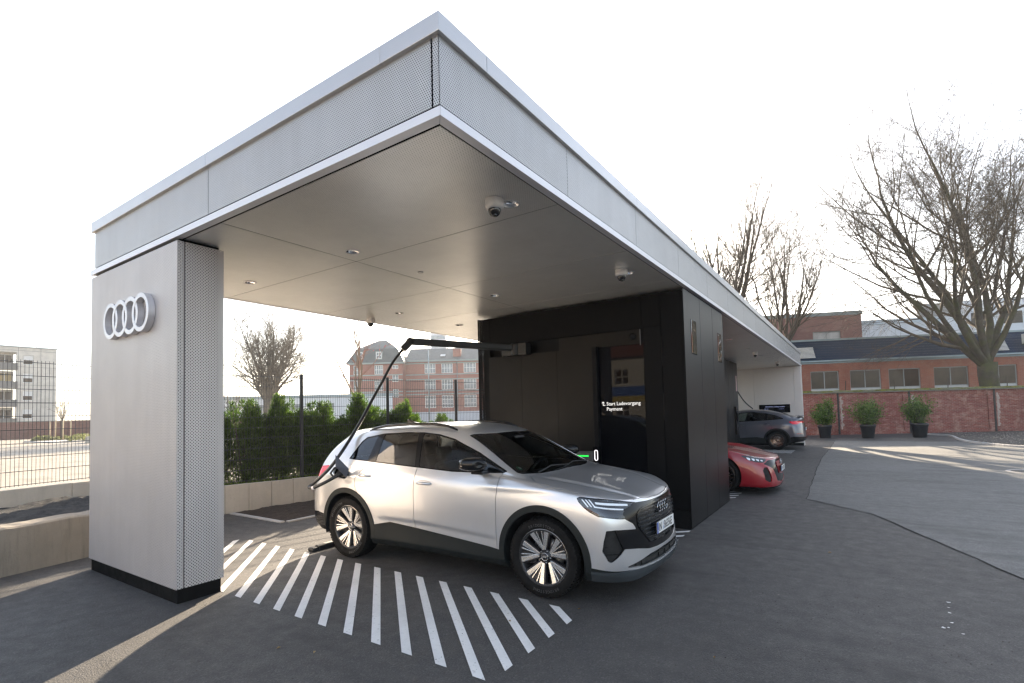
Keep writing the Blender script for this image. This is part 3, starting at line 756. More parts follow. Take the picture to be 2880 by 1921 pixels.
M['alloy_dark'] = plain('dark_alloy', (.03, .03, .032), .35, .5, .1, 6)
M['alloy_bronze'] = plain('bronze_alloy', (.34, .25, .20), .25, .9, .05, 6)
M['chrome'] = plain('chrome', (.82, .82, .83), .08, 1, .01)
M['chrome_dark'] = plain('dark_chrome', (.30, .30, .31), .14, 1, .02)
M['disc'] = plain('brake_disc', (.36, .35, .34), .35, .9, .15, 12)
M['seat'] = plain('seat_cloth', (.05, .05, .052), .8)
M['dash'] = plain('dashboard', (.018, .018, .019), .6)
M['plate'] = plain('plate_white', (.80, .80, .78), .4, 0, .02)
M['plate_blue'] = plain('plate_blue', (.01, .06, .38), .4)
M['ink'] = plain('plate_black', (.01, .01, .01), .5)
M['sticker'] = plain('green_sticker', (.01, .30, .13), .5)
M['amber'] = plain('indicator_strip', (.72, .55, .42), .25)
t = NT('light_guide'); t.set(col=(.85, .87, .9), rough=.2, emit=(.9, .95, 1), es=.10); M['drl'] = t.m
M['lamp_inner'] = plain('lamp_bezel', (.16, .19, .25), .32, .6, .2, 10)
def glass_mat(name, tint, base=.04):
    t = NT(name); tr = t.nd('ShaderNodeBsdfTransparent'); tr.inputs[0].default_value = (*tint, 1)
    gl = t.nd('ShaderNodeBsdfGlossy'); gl.inputs['Roughness'].default_value = .015; gl.inputs['Color'].default_value = (.95, .97, 1, 1)
    fr = t.nd('ShaderNodeFresnel'); fr.inputs[0].default_value = 1.5
    f = t.math('ADD', fr.outputs[0], base)
    mx = t.nd('ShaderNodeMixShader'); t.L(f, mx.inputs[0]); t.L(tr.outputs[0], mx.inputs[1]); t.L(gl.outputs[0], mx.inputs[2]); t.L(mx.outputs[0], t.out.inputs[0])
    return t.m
M['glass'] = glass_mat('car_glass', (.46, .52, .50), .03)
M['glass_dark'] = glass_mat('privacy_glass', (.10, .105, .11), .05)
M['lens'] = glass_mat('lamp_lens_clear', (.80, .84, .88), .05)
t = NT('red_lens'); t.set(col=(.42, .004, .012), rough=.08, coat=1, coatr=.02, emit=(.8, .01, .04), es=.06); M['redlens'] = t.m

# ---------------------------------------------------------------- surface pieces
def surf_obj(name, S, mat, parent, skirt=0.0, off=0.0):
    S = S.compact()
    if off: S = S.offset(off)
    V, T, N = S.V, S.T, S.N; nv = len(V); quads = np.zeros((0, 4), int)
    if skirt and len(T):
        E = np.vstack([T[:, [0, 1]], T[:, [1, 2]], T[:, [2, 0]]]); k = np.sort(E, 1); key = k[:, 0] * nv + k[:, 1]
        u, ix, ct = np.unique(key, return_index=True, return_counts=True); B = E[ix[ct == 1]]
        if len(B): B = B[~((np.abs(V[B[:, 0], 1]) < 1e-5) & (np.abs(V[B[:, 1], 1]) < 1e-5))]
        if len(B):
            w, inv = np.unique(B.ravel(), return_inverse=True); inv = inv.reshape(-1, 2); n = len(w)
            a, b = inv[:, 0], inv[:, 1]
            quads = np.stack([nv + b, nv + a, nv + n + a, nv + n + b], 1)
            P = V[w]; Q = P - N[w] * skirt
            fnn = np.cross(P[a] - P[b], Q[a] - P[b]); vn = np.zeros((n, 3)); np.add.at(vn, a, fnn); np.add.at(vn, b, fnn)
            vn /= np.maximum(np.linalg.norm(vn, axis=1, keepdims=True), 1e-9)
            V = np.vstack([V, P, Q]); N = np.vstack([N, vn, vn])
    nt, nq = len(T), len(quads)
    me = bpy.data.meshes.new(name); me.vertices.add(len(V)); me.vertices.foreach_set('co', V.astype(np.float32).ravel())
    me.loops.add(nt * 3 + nq * 4); me.polygons.add(nt + nq)
    me.loops.foreach_set('vertex_index', np.concatenate([T.ravel(), quads.ravel()]).astype(np.int32))
    me.polygons.foreach_set('loop_start', np.concatenate([np.arange(nt) * 3, nt * 3 + np.arange(nq) * 4]).astype(np.int32))
    me.polygons.foreach_set('use_smooth', np.ones(nt + nq, bool)); me.materials.append(mat); me.update(calc_edges=True)
    me.normals_split_custom_set_from_vertices(N.astype(np.float32))
    return link(name, me, parent)

def seg_d(P, pts):
    d = np.full(len(P), 1e9)
    for a, b in zip(pts[:-1], pts[1:]):
        a, b = np.array(a, float), np.array(b, float); e = b - a; w = P - a; t = np.clip((w @ e) / (e @ e), 0, 1)
        d = np.minimum(d, np.linalg.norm(w - t[:, None] * e, axis=1))
    return d

def sstep(a, b, x):
    t = np.clip((x - a) / (b - a), 0, 1); return t * t * (3 - 2 * t)

def wheel(parent, x, y, z, side, R=.368, Rr=.255, W=.235, style='suv', text=None, detail=True):
    """side -1: outer face looks to -y"""
    e = empty('wheel', (x, y, z)); e.parent = parent
    s = side; w = W / 2
    # tyre: shoulder profile (r, offset along the axle, outer = +)
    prof = [(Rr + .004, -w * .80), (Rr + .03, -w * .97), (R - .06, -w * 1.02), (R - .022, -w * .92), (R - .004, -w * .74), (R, -w * .4), (R, w * .4), (R - .004, w * .74), (R - .022, w * .92), (R - .06, w * 1.02), (Rr + .03, w * .97), (Rr + .012, w * .86), (Rr + .004, w * .80)]
    m = MB(); m.lathe([(r, h * s) for r, h in prof], 72, axis='y')
    if s > 0: pass
    else: m.f = [f[::-1] for f in m.f]
    ty = m.build('tyre', M['rubber'], e)
    if detail:
        tb = MB(); n = 64
        for k in range(n):
            a = 2 * PI * k / n
            for (o0, o1, sk) in ((-.96, -.56, .5), (-.5, -.06, -.4), (.06, .5, .4), (.56, .96, -.5)):
                pts = []
                for rr, aa in ((R - .012, -.34), (R - .012, .34), (R + .0035, .30), (R + .0035, -.30)):
                    pts.append((rr, aa))
                v = []
                for oo in (o0, o1):
                    for rr, aa in pts:
                        an = a + (aa + sk * (oo - o0)) * 2 * PI / n
                        drop = .014 if abs(oo) > .9 else 0
                        v.append(((rr - drop) * math.cos(an), oo * w * s, (rr - drop) * math.sin(an)))
                tb.add(v, [(0, 1, 2, 3), (7, 6, 5, 4), (3, 2, 6, 7), (0, 3, 7, 4), (1, 5, 6, 2)])
        tb.build('tread', M['rubber'], ty)
    # rim barrel and brake disc
    m = MB(); m.lathe([(r, h * s) for r, h in [(Rr + .012, w * .80), (Rr + .004, w * .84), (Rr - .010, w * .80), (Rr - .022, w * .55), (Rr - .03, -w * .6), (Rr - .03, -w * .8)]], 56, axis='y')
    if s < 0: m.f = [f[::-1] for f in m.f]
    rim = m.build('rim', M['alloy_dark'], e)
    m = MB().lathe([(Rr - .012, w * .79 * s), (Rr + .008, w * .83 * s), (Rr + .010, w * .80 * s), (Rr - .004, w * .74 * s)], 56, axis='y', close=True)
    m.build('rim_edge', M['alloy'] if style != 'bronze' else M['alloy_bronze'], rim)
    MB().lathe([(.05, w * .1 * s), (.17, w * .1 * s), (.17, -w * .02 * s), (.05, -w * .02 * s)], 40, axis='y', close=True).build('brake_disc', M['disc'], e)
    MB().lathe([(0, -w * .7 * s), (Rr - .02, -w * .7 * s)], 40, axis='y').build('wheel_back', M['inner'], e)
    MB().box(-.21, -.10, min(0, w * .3 * s), max(0, w * .3 * s), -.09, .09).build('caliper', M['alloy_dark'], e, bevel=.01)
    yo = w * .80 * s; yi = w * .45 * s
    sp = MB(); sd = MB()
    def blade(m, a0, a1, r0, r1, w0, w1, yf0, yf1, th):
        """tapered blade from polar (r0,a0) to (r1,a1)"""
        p = Vector((r0 * math.cos(a0), 0, r0 * math.sin(a0))); q = Vector((r1 * math.cos(a1), 0, r1 * math.sin(a1)))
        d = (q - p).normalized(); n = Vector((-d.z, 0, d.x))
        v = []
        for pt, ww, yy in ((p, w0, yf0), (q, w1, yf1)):
            for sg in (-1, 1): v.append((pt.x + n.x * ww * sg, yy, pt.z + n.z * ww * sg))
            for sg in (-1, 1): v.append((pt.x + n.x * ww * sg * 1.25, yy - th * s, pt.z + n.z * ww * sg * 1.25))
        f = [(0, 1, 5, 4), (2, 6, 7, 3), (0, 4, 6, 2), (1, 3, 7, 5), (4, 5, 7, 6), (0, 2, 3, 1)]
        m.add(v, f)
    if style in ('suv', 'gt'):
        for k in range(5):
            c = PI / 2 + 2 * PI * k / 5 + .18
            for sg in (-1, 1):
                blade(sp, c + sg * .10, c + sg * .335, .062, Rr - .006, .012, .025, yi, yo * .97, .035)
                blade(sp, c + sg * .04, c + sg * .120, .075, Rr - .012, .0045, .0055, yi * .98, yo * .93, .03)
            blade(sd, c, c, .05, Rr - .01, .022, .055, yi - .02 * s, yo * .80, .02)
            for sg in (-1, 1): blade(sd, c + sg * .09, c + sg * .30, .055, Rr - .01, .02, .046, yi - .012 * s, yo * .86, .03)
        sd.build('spoke_back', M['alloy_dark'], rim); sp.build('spokes', M['alloy'], rim, bevel=.002)
    else:
        for k in range(10):
            c = PI / 2 + 2 * PI * k / 10
            for sg in (-1, 1): blade(sp, c, c + sg * .20, .05, Rr - .004, .008, .009, yi, yo * .95, .03)
        sp.build('spokes', M['alloy_bronze'], rim)
    hub = MB(); hub.lathe([(.075, (yi - .02 * s)), (.07, yi), (.036, yi + .004 * s), (.034, yi + .010 * s), (0, yi + .011 * s)], 28, axis='y')
    hub.build('hub', M['alloy_dark'] if style != 'bronze' else M['alloy_bronze'], rim)
    if detail:
        nu = MB()
        for k in range(5):
            a = PI / 2 + 2 * PI * (k + .5) / 5 + .18; nu.lathe([(.010, yi - .004 * s), (.010, yi + .006 * s), (0, yi + .008 * s)], 8, (.056 * math.cos(a), 0, .056 * math.sin(a)), 'y')
        nu.build('wheel_nuts', M['chrome_dark'], rim)
        em = MB(); y_a, y_b = yi + .0115 * s, yi + .0135 * s
        for i in range(4): em.lathe([(.0065, y_b), (.0085, y_b), (.0085, y_a), (.0065, y_a)], 16, (-.0165 + .011 * i, 0, 0), 'y', close=True)
        em.lathe([(.033, y_a), (.0355, y_b), (.0365, y_a)], 28, (0, 0, 0), 'y')
        em.build('hub_emblem', M['chrome'], rim)
    if text and detail:
        # raised lettering round the sidewall
        rad = (Rr + R) / 2 - .012; verts = []; faces = []
        for start in text[1]:
            for i, ch in enumerate(text[0]):
                if ch not in _txt: o = text_mesh(ch, .036, M['rubber'], 'ch', None, ext=.0012, align='CENTER'); _txt[ch] = ([v.co.copy() for v in o.data.vertices], [tuple(p.vertices) for p in o.data.polygons]); bpy.data.objects.remove(o)
                tv, tf = _txt[ch]
                a = start - i * .088
                for vc in tv:
                    rr = rad + vc.y - .012; an = a - vc.x / rad
                    verts.append((rr * math.cos(an) * (1 if s < 0 else -1), (w * 1.02 + .0008 + vc.z) * s, rr * math.sin(an)))
                b = len(verts) - len(tv)
                faces += [tuple(b + j for j in p) for p in tf]
        me = bpy.data.meshes.new('tyre_lettering'); me.from_pydata(verts, [], faces); me.materials.append(plain('tyre_lettering', (.05, .05, .05), .5)); me.update()
        link('tyre_lettering', me, ty)
    return e

def rings_emblem(parent, name, x, y0, z, ro, mat, th=.012, up=0):
    """four rings on a surface that looks to +x"""
    m = MB(); ri = ro * .76; sp = ro * 1.30
    for i in range(4): m.lathe([(ri, x), (ri + (ro - ri) * .2, x + th), (ro - (ro - ri) * .2, x + th), (ro, x)], 26, (0, y0 + sp * (i - 1.5), z), 'x', close=True)
    return m.build(name, mat, parent)

def number_plate(parent, x, z, txt, sgn=1, yc=0):
    p = empty('number_plate', (x, yc, z)); p.parent = parent; p.rotation_euler = (0, 0, PI / 2 if sgn > 0 else -PI / 2)
    MB().box(-.262, .262, -.006, .004, -.058, .058).build('plate_frame', M['ink'], p, bevel=.003)
    MB().box(-.257, .257, -.0085, -.0062, -.053, .053).build('plate_field', M['plate'], p, bevel=.001)
    MB().box(-.256, -.216, -.0095, -.0087, -.052, .052).build('plate_band', M['plate_blue'], p)
    text_mesh('D', .035, M['plate'], 'plate_text', p, (-.247, -.0098, -.042), ext=.0002)
    text_mesh(txt[0], .105, M['ink'], 'plate_text', p, (-.205, -.0088, -.036), ext=.0004, sx=.80, bold=.0012)
    MB().lathe([(0, -.0105), (.017, -.0102), (.018, -.0088)], 16, (-.072, 0, .018), 'y').build('plate_seal', plain('seal', (.55, .57, .62), .4), p)
    MB().lathe([(0, -.0105), (.017, -.0102), (.018, -.0088)], 16, (-.072, 0, -.022), 'y').build('plate_seal', plain('seal', (.45, .5, .62), .4), p)
    text_mesh(txt[1], .105, M['ink'], 'plate_text', p, (-.048, -.0088, -.036), ext=.0004, sx=.76, bold=.0012)
    return p

def cut_out(body, P2, poly, mask, gap=.0):
    """extract the region inside poly (2D coordinates P2(V)); mask(V) limits it -> (piece, rest)"""
    def phi(V, k=0.0):
        d = poly_sd(P2(V), poly) + k
        return np.where(mask(V), d, np.maximum(d, .05))
    if gap:
        rest = body.split(lambda V: phi(V, -gap))[1]; piece = body.split(lambda V: phi(V, gap))[0]
        return piece, rest
    return body.split(phi)

XZ = lambda V: V[:, [0, 2]]
XY = lambda V: np.stack([V[:, 0], np.abs(V[:, 1])], 1)
YZ = lambda V: np.stack([np.abs(V[:, 1]), V[:, 2]], 1)
SZ = lambda V: np.stack([V[:, 0] - np.abs(V[:, 1]), V[:, 2]], 1)

def seats(parent, xs=(-1.35, -2.25), w=.24):
    for x in xs:
        for y in (-.37, .37):
            e = empty('seat', (x, y, .55)); e.parent = parent
            MB().box(-.05, .48, -w, w, -.12, .06).build('cushion', M['seat'], e, bevel=.05, seg=3)
            MB().obox((-.14, 0, .30), (.045, 0, .02), (0, w - .02, 0), (-.10, 0, .31)).build('backrest', M['seat'], e, bevel=.04, seg=3)
            MB().obox((-.30, 0, .70), (.035, 0, .01), (0, .12, 0), (-.02, 0, .085)).build('headrest', M['seat'], e, bevel=.03, seg=3)

def suv(name, loc, rz, label, paint, shell, sportback=False, detail=True, plate=None):
    car = empty(name, loc, rz, label, 'car')
    co, q = shell
    V = co.copy()
    x, y, z = V[:, 0], V[:, 1], V[:, 2]; ay = np.abs(y); sy = np.sign(y)
    # waist tuck of the lower doors, wheel shoulders, raised bonnet centre
    win = sstep(-2.30, -2.05, x) * sstep(-.42, -.66, x)
    crease = .545 - .045 * sstep(-1.7, -.5, x)
    tuck = .020 * win * sstep(crease + .022, crease - .035, z) * (z < .75)
    V[:, 1] -= sy * tuck * (ay > .6)
    hl = np.interp(x, [-.2, .35, .65, .80], [.64, .545, .42, .40])
    V[:, 2] += .009 * sstep(hl + .018, hl - .03, ay) * sstep(-.25, 0, x) * (z > .85) * sstep(.80, .72, x)
    V[:, 2] += -.006 * sstep(.05, .0, np.abs(ay - hl - .04)) * sstep(-.15, .1, x) * (z > .9) * (x > -.2) * sstep(.72, .5, x)
    sh = .012 * np.exp(-((z - (.985 if sportback else .995)) / .035) ** 2) * (sstep(-2.2, -2.5, x) * sstep(-3.35, -3.0, x) + .8 * sstep(-.9, -.5, x) * sstep(.3, 0, x))
    V[:, 1] += sy * sh * (ay > .6)
    T = np.vstack([q[:, [0, 2, 1]], q[:, [0, 3, 2]]])
    S = Surf(V, T)
    if (S.N * (V - V.mean(0))).sum(1).mean() < 0: S = Surf(V, T[:, [0, 2, 1]])
    side = lambda V: np.abs(V[:, 1]) > .72
    inner = Surf(S.V - S.N * .022, S.T, S.N)
    AX = (0.0, -2.764); AZ = .368
    def arch(V, r):
        d = np.minimum(np.hypot(V[:, 0] - AX[0], V[:, 2] - AZ), np.hypot(V[:, 0] - AX[1], V[:, 2] - AZ)) - r
        return np.where(side(V), d, np.maximum(d, .05))
    _, S = S.split(lambda V: arch(V, .425)); _, inner = inner.split(lambda V: arch(V, .445))
    # --- wheel arch trims
    lips, S = S.split(lambda V: np.where(V[:, 2] < .95, arch(V, .487), .05))
    for ax in AX:
        for sg in (-1, 1):
            p = lips.split(lambda V: np.maximum(np.abs(V[:, 0] - ax) - 1, -V[:, 1] * sg))[0]
            surf_obj('arch_trim', p, M['clad'], car, .03, .008)
            pr = [(-.86 * sg, .44), (-.55 * sg, .45), (-.55 * sg, .0)]
            m = MB(); n = 28; vs = []
            for k in range(n + 1):
                a = PI * 1.16 * k / n - .08 * PI
                for yy in (.905 * sg, .50 * sg): vs.append((ax + .436 * math.cos(a), yy, AZ + .436 * math.sin(a)))
            m.add(vs, [(2 * k, 2 * k + 1, 2 * k + 3, 2 * k + 2) for k in range(n)], True)
            b = len(m.v); m.add([(ax + .436 * math.cos(PI * 1.16 * k / n - .08 * PI), .50 * sg, AZ + .436 * math.sin(PI * 1.16 * k / n - .08 * PI)) for k in range(n + 1)], [tuple(range(n + 1))])
            m.build('wheel_house', M['inner'], car)
    # --- lower cladding
    def low(V):
        zs = np.interp(V[:, 0], [-3.8, -3.35, -3.15, -2.30, -2.04, -1.6, -.5, .40, .50, .70, .9], [.50, .52, .47, .45, .500, .470, .385, .345, .340, .318, .285])
        return V[:, 2] - zs
    lowS, S = S.split(low)
    fr, rest = lowS.split(lambda V: .2 - V[:, 0]); rr_, sl_ = rest.split(lambda V: V[:, 0] + 2.9)
    for sg in (-1, 1):
        surf_obj('sill_trim', sl_.split(lambda V: -V[:, 1] * sg)[0], M['clad'], car, .03, .006)
    lip, fr = fr.split(lambda V: V[:, 2] - (.292 + .02 * np.abs(V[:, 1])))
    surf_obj('front_lip', lip, M['lip_grey'], car, .03, .010)
    surf_obj('lip_upper', fr, M['clad'], car, .02)
    surf_obj('rear_diffuser', rr_, M['clad_gloss'], car, .03, .004)
    # --- glazing
    if not sportback:
        DLO = [(-2.81, 1.195), (-2.77, 1.29), (-2.72, 1.40), (-2.66, 1.455), (-2.38, 1.500), (-1.95, 1.518), (-1.70, 1.515), (-1.45, 1.495), (-1.21, 1.447), (-.82, 1.310), (-.43, 1.135), (-.47, 1.118), (-1.11, 1.108), (-1.68, 1.135), (-2.28, 1.165)]
        cut2 = [(-2.445, 1.6), (-2.45, 1.1)], [(-2.355, 1.6), (-2.315, 1.1)]
    else:
        DLO = [(-3.02, 1.225), (-2.95, 1.265), (-2.70, 1.37), (-2.38, 1.455), (-1.95, 1.505), (-1.70, 1.510), (-1.45, 1.495), (-1.21, 1.447), (-.82, 1.310), (-.43, 1.135), (-.47, 1.118), (-1.11, 1.108), (-1.68, 1.135), (-2.28, 1.165), (-2.7, 1.19)]
        cut2 = [(-2.445, 1.6), (-2.40, 1.1)], [(-2.355, 1.6), (-2.315, 1.1)]
    sidew = lambda V: (np.abs(V[:, 1]) > .5)
    dlo, S = cut_out(S, XZ, DLO, sidew); _, inner = cut_out(inner, XZ, DLO, sidew)
    def xl(line, z): (a, b) = line; return a[0] + (b[0] - a[0]) * (z - a[1]) / (b[1] - a[1])
    Bp = [(-1.765, 1.52), (-1.655, 1.13)], [(-1.70, 1.52), (-1.60, 1.13)]
    Fp = [(-.79, 1.30), (-.735, 1.10)]
    fields = [(lambda V: V[:, 0] - xl(cut2[0], V[:, 2]), 'quarter_window', 'glass_dark'),
              (lambda V: np.maximum(xl(cut2[1], V[:, 2]) - V[:, 0], V[:, 0] - xl(Bp[0], V[:, 2])), 'rear_door_window', 'glass_dark'),
              (lambda V: np.maximum(xl(Bp[1], V[:, 2]) - V[:, 0], V[:, 0] - xl(Fp, V[:, 2]) + .01), 'front_door_window', 'glass'),
              (lambda V: xl(Fp, V[:, 2]) + .014 - V[:, 0], 'mirror_window', 'glass')]
    frame = dlo
    for f, nm, gm_ in fields:
        g = lambda V, f=f: np.maximum(poly_sd(XZ(V), DLO) + .013, f(V) + .004)
        pane, frame = frame.split(g)
        for sg in (-1, 1): surf_obj(nm, pane.split(lambda V: -V[:, 1] * sg)[0], M[gm_], car, 0, -.004)
    for sg in (-1, 1): surf_obj('window_surround', frame.split(lambda V: -V[:, 1] * sg)[0], M['clad_gloss'], car, .012, .001)
    WS = [(-.155, 0), (-.165, .25), (-.215, .52), (-.30, .735), (-.345, .765), (-1.07, .615), (-1.00, .45), (-.955, .25), (-.94, 0), (-.94, -.1), (-.155, -.1)]
    wtop = lambda V: V[:, 2] > 1.02
    ws, S = cut_out(S, XY, WS, wtop); _, inner = cut_out(inner, XY, WS, wtop)
    pane, fr_ = ws.split(lambda V: poly_sd(XY(V), WS) + .028)
    surf_obj('windscreen', pane, M['glass'], car, 0, -.003); surf_obj('windscreen_surround', fr_, M['clad_gloss'], car, .01, -.003)
    if not sportback:
        RW = [(0, 1.13), (.56, 1.14), (.60, 1.17), (.52, 1.40), (.44, 1.445), (0, 1.46), (-.1, 1.46), (-.1, 1.13)]
        rmask = lambda V: V[:, 0] < -3.05
        rw, S = cut_out(S, YZ, RW, rmask); _, inner = cut_out(inner, YZ, RW, rmask)
    else:
        RW = [(-2.62, 0), (-2.62, .45), (-2.70, .50), (-3.30, .55), (-3.36, .50), (-3.38, 0), (-3.38, -.1), (-2.62, -.1)]
        rw, S = cut_out(S, XY, RW, lambda V: V[:, 2] > 1.2); _, inner = cut_out(inner, XY, RW, lambda V: V[:, 2] > 1.2)
    surf_obj('rear_window', rw, M['glass_dark'], car, .01, -.003)
    # --- headlights, mask, grille
    HL = [(-.525, .94), (-.49, .952), (-.24, .933), (.02, .903), (.27, .872), (.16, .845), (.06, .825), (.03, .795), (.055, .75), (-.05, .757), (-.12, .766), (-.32, .788), (-.41, .825), (-.46, .858), (-.515, .91)]
    front = lambda V: V[:, 0] > .28
    hl_, S = cut_out(S, SZ, HL, front)
    for sg in (-1, 1):
        h = hl_.split(lambda V: -V[:, 1] * sg)[0]
        lamp = surf_obj('headlight', h, M['lens'], car, .03, .001)
        surf_obj('lamp_bezel', h, M['lamp_inner'], lamp, 0, -.035)
        lowb = h.split(lambda V: poly_sd(SZ(V), [(-.60, .70), (-.36, .835), (.05, .795), (.2, .70)]))[0]
        surf_obj('lamp_lower_trim', lowb, M['clad_gloss'], lamp, .0, -.006)
        for (za, zb, s0, s1) in ((.868, .884, -.33, .13), (.838, .849, -.35, .055)):
            g = h.split(lambda V: poly_sd(SZ(V), [(s0, za + .028), (s1, za - .012), (s1, zb - .012), (s0, zb + .028)]))[0]
            surf_obj('light_bar', g, M['drl'], lamp, .008, -.006)
        for j in range(3):
            s0 = -.485 + .040 * j
            g = h.split(lambda V: poly_sd(SZ(V), [(s0, .935), (s0 + .016, .935), (s0 + .076, .868), (s0 + .060, .868)]))[0]
            if len(g.T): surf_obj('light_bar', g, M['drl'], lamp, .006, -.012)
        g = h.split(lambda V: np.maximum(poly_sd(SZ(V), HL), -(poly_sd(SZ(V), HL) + .008)))[0]
        surf_obj('lamp_rim', g, M['clad_gloss'], lamp, 0, .002)
    MASK = [(0, .860), (.30, .862), (.50, .872), (.66, .835), (.70, .80), (.68, .745), (.60, .70), (.563, .652), (.57, .647), (.80, .672), (.852, .668), (.865, .58), (.872, .49), (.85, .40), (.835, .398), (.72, .497), (.55, .472), (.37, .437), (.2, .425), (0, .420), (-.1, .42), (-.1, .86)]
    fmask = lambda V: V[:, 0] > .50
    mask, S = cut_out(S, YZ, MASK, fmask)
    GR = [(0, .838), (.2, .834), (.40, .822), (.465, .812), (.535, .775), (.535, .67), (.50, .63), (.36, .497), (.33, .487), (.12, .478), (0, .476), (-.1, .476), (-.1, .838)]
    grl, mask = mask.split(lambda V: poly_sd(YZ(V), GR))
    AC = [(.858, .668), (.800, .672), (.778, .60), (.735, .497), (.838, .398), (.852, .402), (.873, .49), (.867, .58)]
    curt, mask = mask.split(lambda V: poly_sd(YZ(V), AC) )
    surf_obj('front_mask', mask, M['clad_gloss'], car, .02, -.004)
    gro = surf_obj('grille', grl, M['grille_face'], car, .0, -.012)
    rimg = grl.split(lambda V: np.maximum(poly_sd(YZ(V), GR), -(poly_sd(YZ(V), GR) + .010)))[0]
    surf_obj('grille_rim', rimg, M['clad_gloss'], gro, .014, .003)
    for i in range(9):
        zc = .505 + .037 * i
        g = grl.split(lambda V: np.maximum(np.abs(V[:, 2] - zc) - .0065, poly_sd(YZ(V), GR) + .016))[0]
        if len(g.T): surf_obj('grille_bar', g, M['grille_bar'], gro, .012, -.001)
    for sg in (-1, 1):
        a = surf_obj('air_curtain', curt.split(lambda V: -V[:, 1] * sg)[0], M['plastic'], car, .0, -.035)
        for zc in (.62, .57, .52, .465):
            g = curt.split(lambda V: np.maximum(np.abs(V[:, 2] - zc) - .004, np.maximum(poly_sd(YZ(V), AC) + .006, -V[:, 1] * sg)))[0]
            if len(g.T): surf_obj('air_curtain_slat', g, M['clad_gloss'], a, .01, -.010)
    IN = [(0, .398), (.36, .392), (.55, .365), (.70, .345), (.70, .332), (.5, .314), (.2, .304), (0, .302), (-.1, .302), (-.1, .398)]
    itk, S = cut_out(S, YZ, IN, fmask)
    io = surf_obj('lower_intake', itk, M['plastic'], car, 0, -.02)
    for zc in (.320, .345, .370):
        g = itk.split(lambda V: np.maximum(np.abs(V[:, 2] - zc) - .004, poly_sd(YZ(V), IN) + .004))[0]
        if len(g.T): surf_obj('intake_slat', g, M['clad'], io, .012, -.002)
    for i in range(-7, 8):
        g = itk.split(lambda V: np.maximum(np.abs(V[:, 1] - i * .085) - .003, poly_sd(YZ(V), IN) + .004))[0]
        if len(g.T): surf_obj('intake_slat', g, M['clad'], io, .012, -.004)
    # --- tail lights
    if not sportback: TL = [(-3.9, 1.085), (-3.40, 1.085), (-3.20, 1.105), (-3.17, 1.095), (-3.26, .975), (-3.34, .955), (-3.9, .985)]
    else: TL = [(-3.9, 1.11), (-3.45, 1.125), (-3.24, 1.115), (-3.20, 1.095), (-3.33, 1.005), (-3.48, 1.00), (-3.56, 1.045), (-3.9, 1.05)]
    tl, S = cut_out(S, XZ, TL, lambda V: V[:, 0] < -3.1)
    tlo = surf_obj('tail_light', tl, M['redlens'], car, .015, .001)
    if sportback:
        g, S = cut_out(S, XZ, [(-3.8, .66), (-3.45, .645), (-3.44, .625), (-3.8, .635)], lambda V: V[:, 0] < -3.3)
        surf_obj('reflector_strip', g, M['redlens'], car, .006, .001)
        MB().prism([(-3.42, .58), (-3.60, .56), (-3.70, .5), (-3.70, -.5), (-3.60, -.56), (-3.42, -.58), (-3.46, -.5), (-3.5, 0), (-3.46, .5)], 1.325, 1.343).build('spoiler', paint, car, bevel=.008)
    # --- bonnet, doors
    HD = [(-.135, 0), (-.15, .25), (-.20, .52), (-.25, .70), (-.11, .825), (.14, .868), (.38, .858), (.56, .795), (.665, .66), (.735, .50), (.785, .25), (.80, 0), (.80, -.1), (-.135, -.1)]
    hood, S = cut_out(S, XY, HD, lambda V: V[:, 2] > .84, .0034)
    surf_obj('bonnet', hood, paint, car, .02)
    FD = [(-.475, 1.16), (-.49, 1.0), (-.505, .90), (-.52, .30), (-1.65, .30), (-1.63, .87), (-1.615, 1.16)]
    RD = [(-1.615, 1.19), (-1.63, .87), (-1.65, .30), (-2.2, .30), (-2.29, .44), (-2.36, .59), (-2.48, .73), (-2.575, .83), (-2.60, .90), (-2.585, .97), (-2.50, 1.06), (-2.36, 1.19)]
    dm = lambda V: (np.abs(V[:, 1]) > .70) & (V[:, 2] < 1.2)
    for nm, pl in (('front_door', FD), ('rear_door', RD)):
        d, S = cut_out(S, XZ, pl, dm, .0034)
        for sg in (-1, 1): surf_obj(nm, d.split(lambda V: -V[:, 1] * sg)[0], paint, car, .02)
    _, S = S.split(lambda V: np.where((V[:, 0] > .2) & (np.abs(V[:, 1]) > .7), seg_d(XZ(V), [(.385, .925), (.25, .80)]) - .0015, .05))
    if not sportback:
        # open charging port on the right rear wing
        CP = [(-3.03, 1.085), (-2.80, 1.065), (-2.74, 1.03), (-2.735, .985), (-2.78, .955), (-2.97, .975), (-3.04, 1.03)]
        port, S = cut_out(S, XZ, CP, lambda V: V[:, 1] < -.7)
        _, inner = cut_out(inner, XZ, CP, lambda V: V[:, 1] < -.7)
        surf_obj('charge_port', port, M['plastic'], car, 0, -.05)
    surf_obj('body', S, paint, car, .02)
    surf_obj('inner_body', inner, M['inner'], car)
    # --- underside and cabin
    MB().box(-3.25, .60, -.70, .70, .20, .30).build('underbody', M['inner'], car)
    MB().box(-3.3, -.35, -.80, .80, .301, .42).build('floor_pan', M['inner'], car)
    MB().prism([(-.30, 1.085), (-.45, 1.09), (-.62, 1.06), (-.75, 1.0), (-.78, .80), (-.30, .75)], -.76, .76, 'y').build('dashboard', M['dash'], car, bevel=.02)
    seats(car)
    sw = MB(); sw.tube([(.185 * math.cos(a), .185 * math.sin(a), 0) for a in [2 * PI * k / 24 for k in range(25)]], .016, 8, False); sw.box(-.17, .17, -.02, .02, -.008, .008)
    o = sw.build('steering_wheel', M['dash'], car, (-.80, .37, .98), (0, R_(-65), 0))
    MB().box(-.86, -.80, -.10, .10, 1.395, 1.45).build('interior_mirror', M['plastic'], car, bevel=.015)
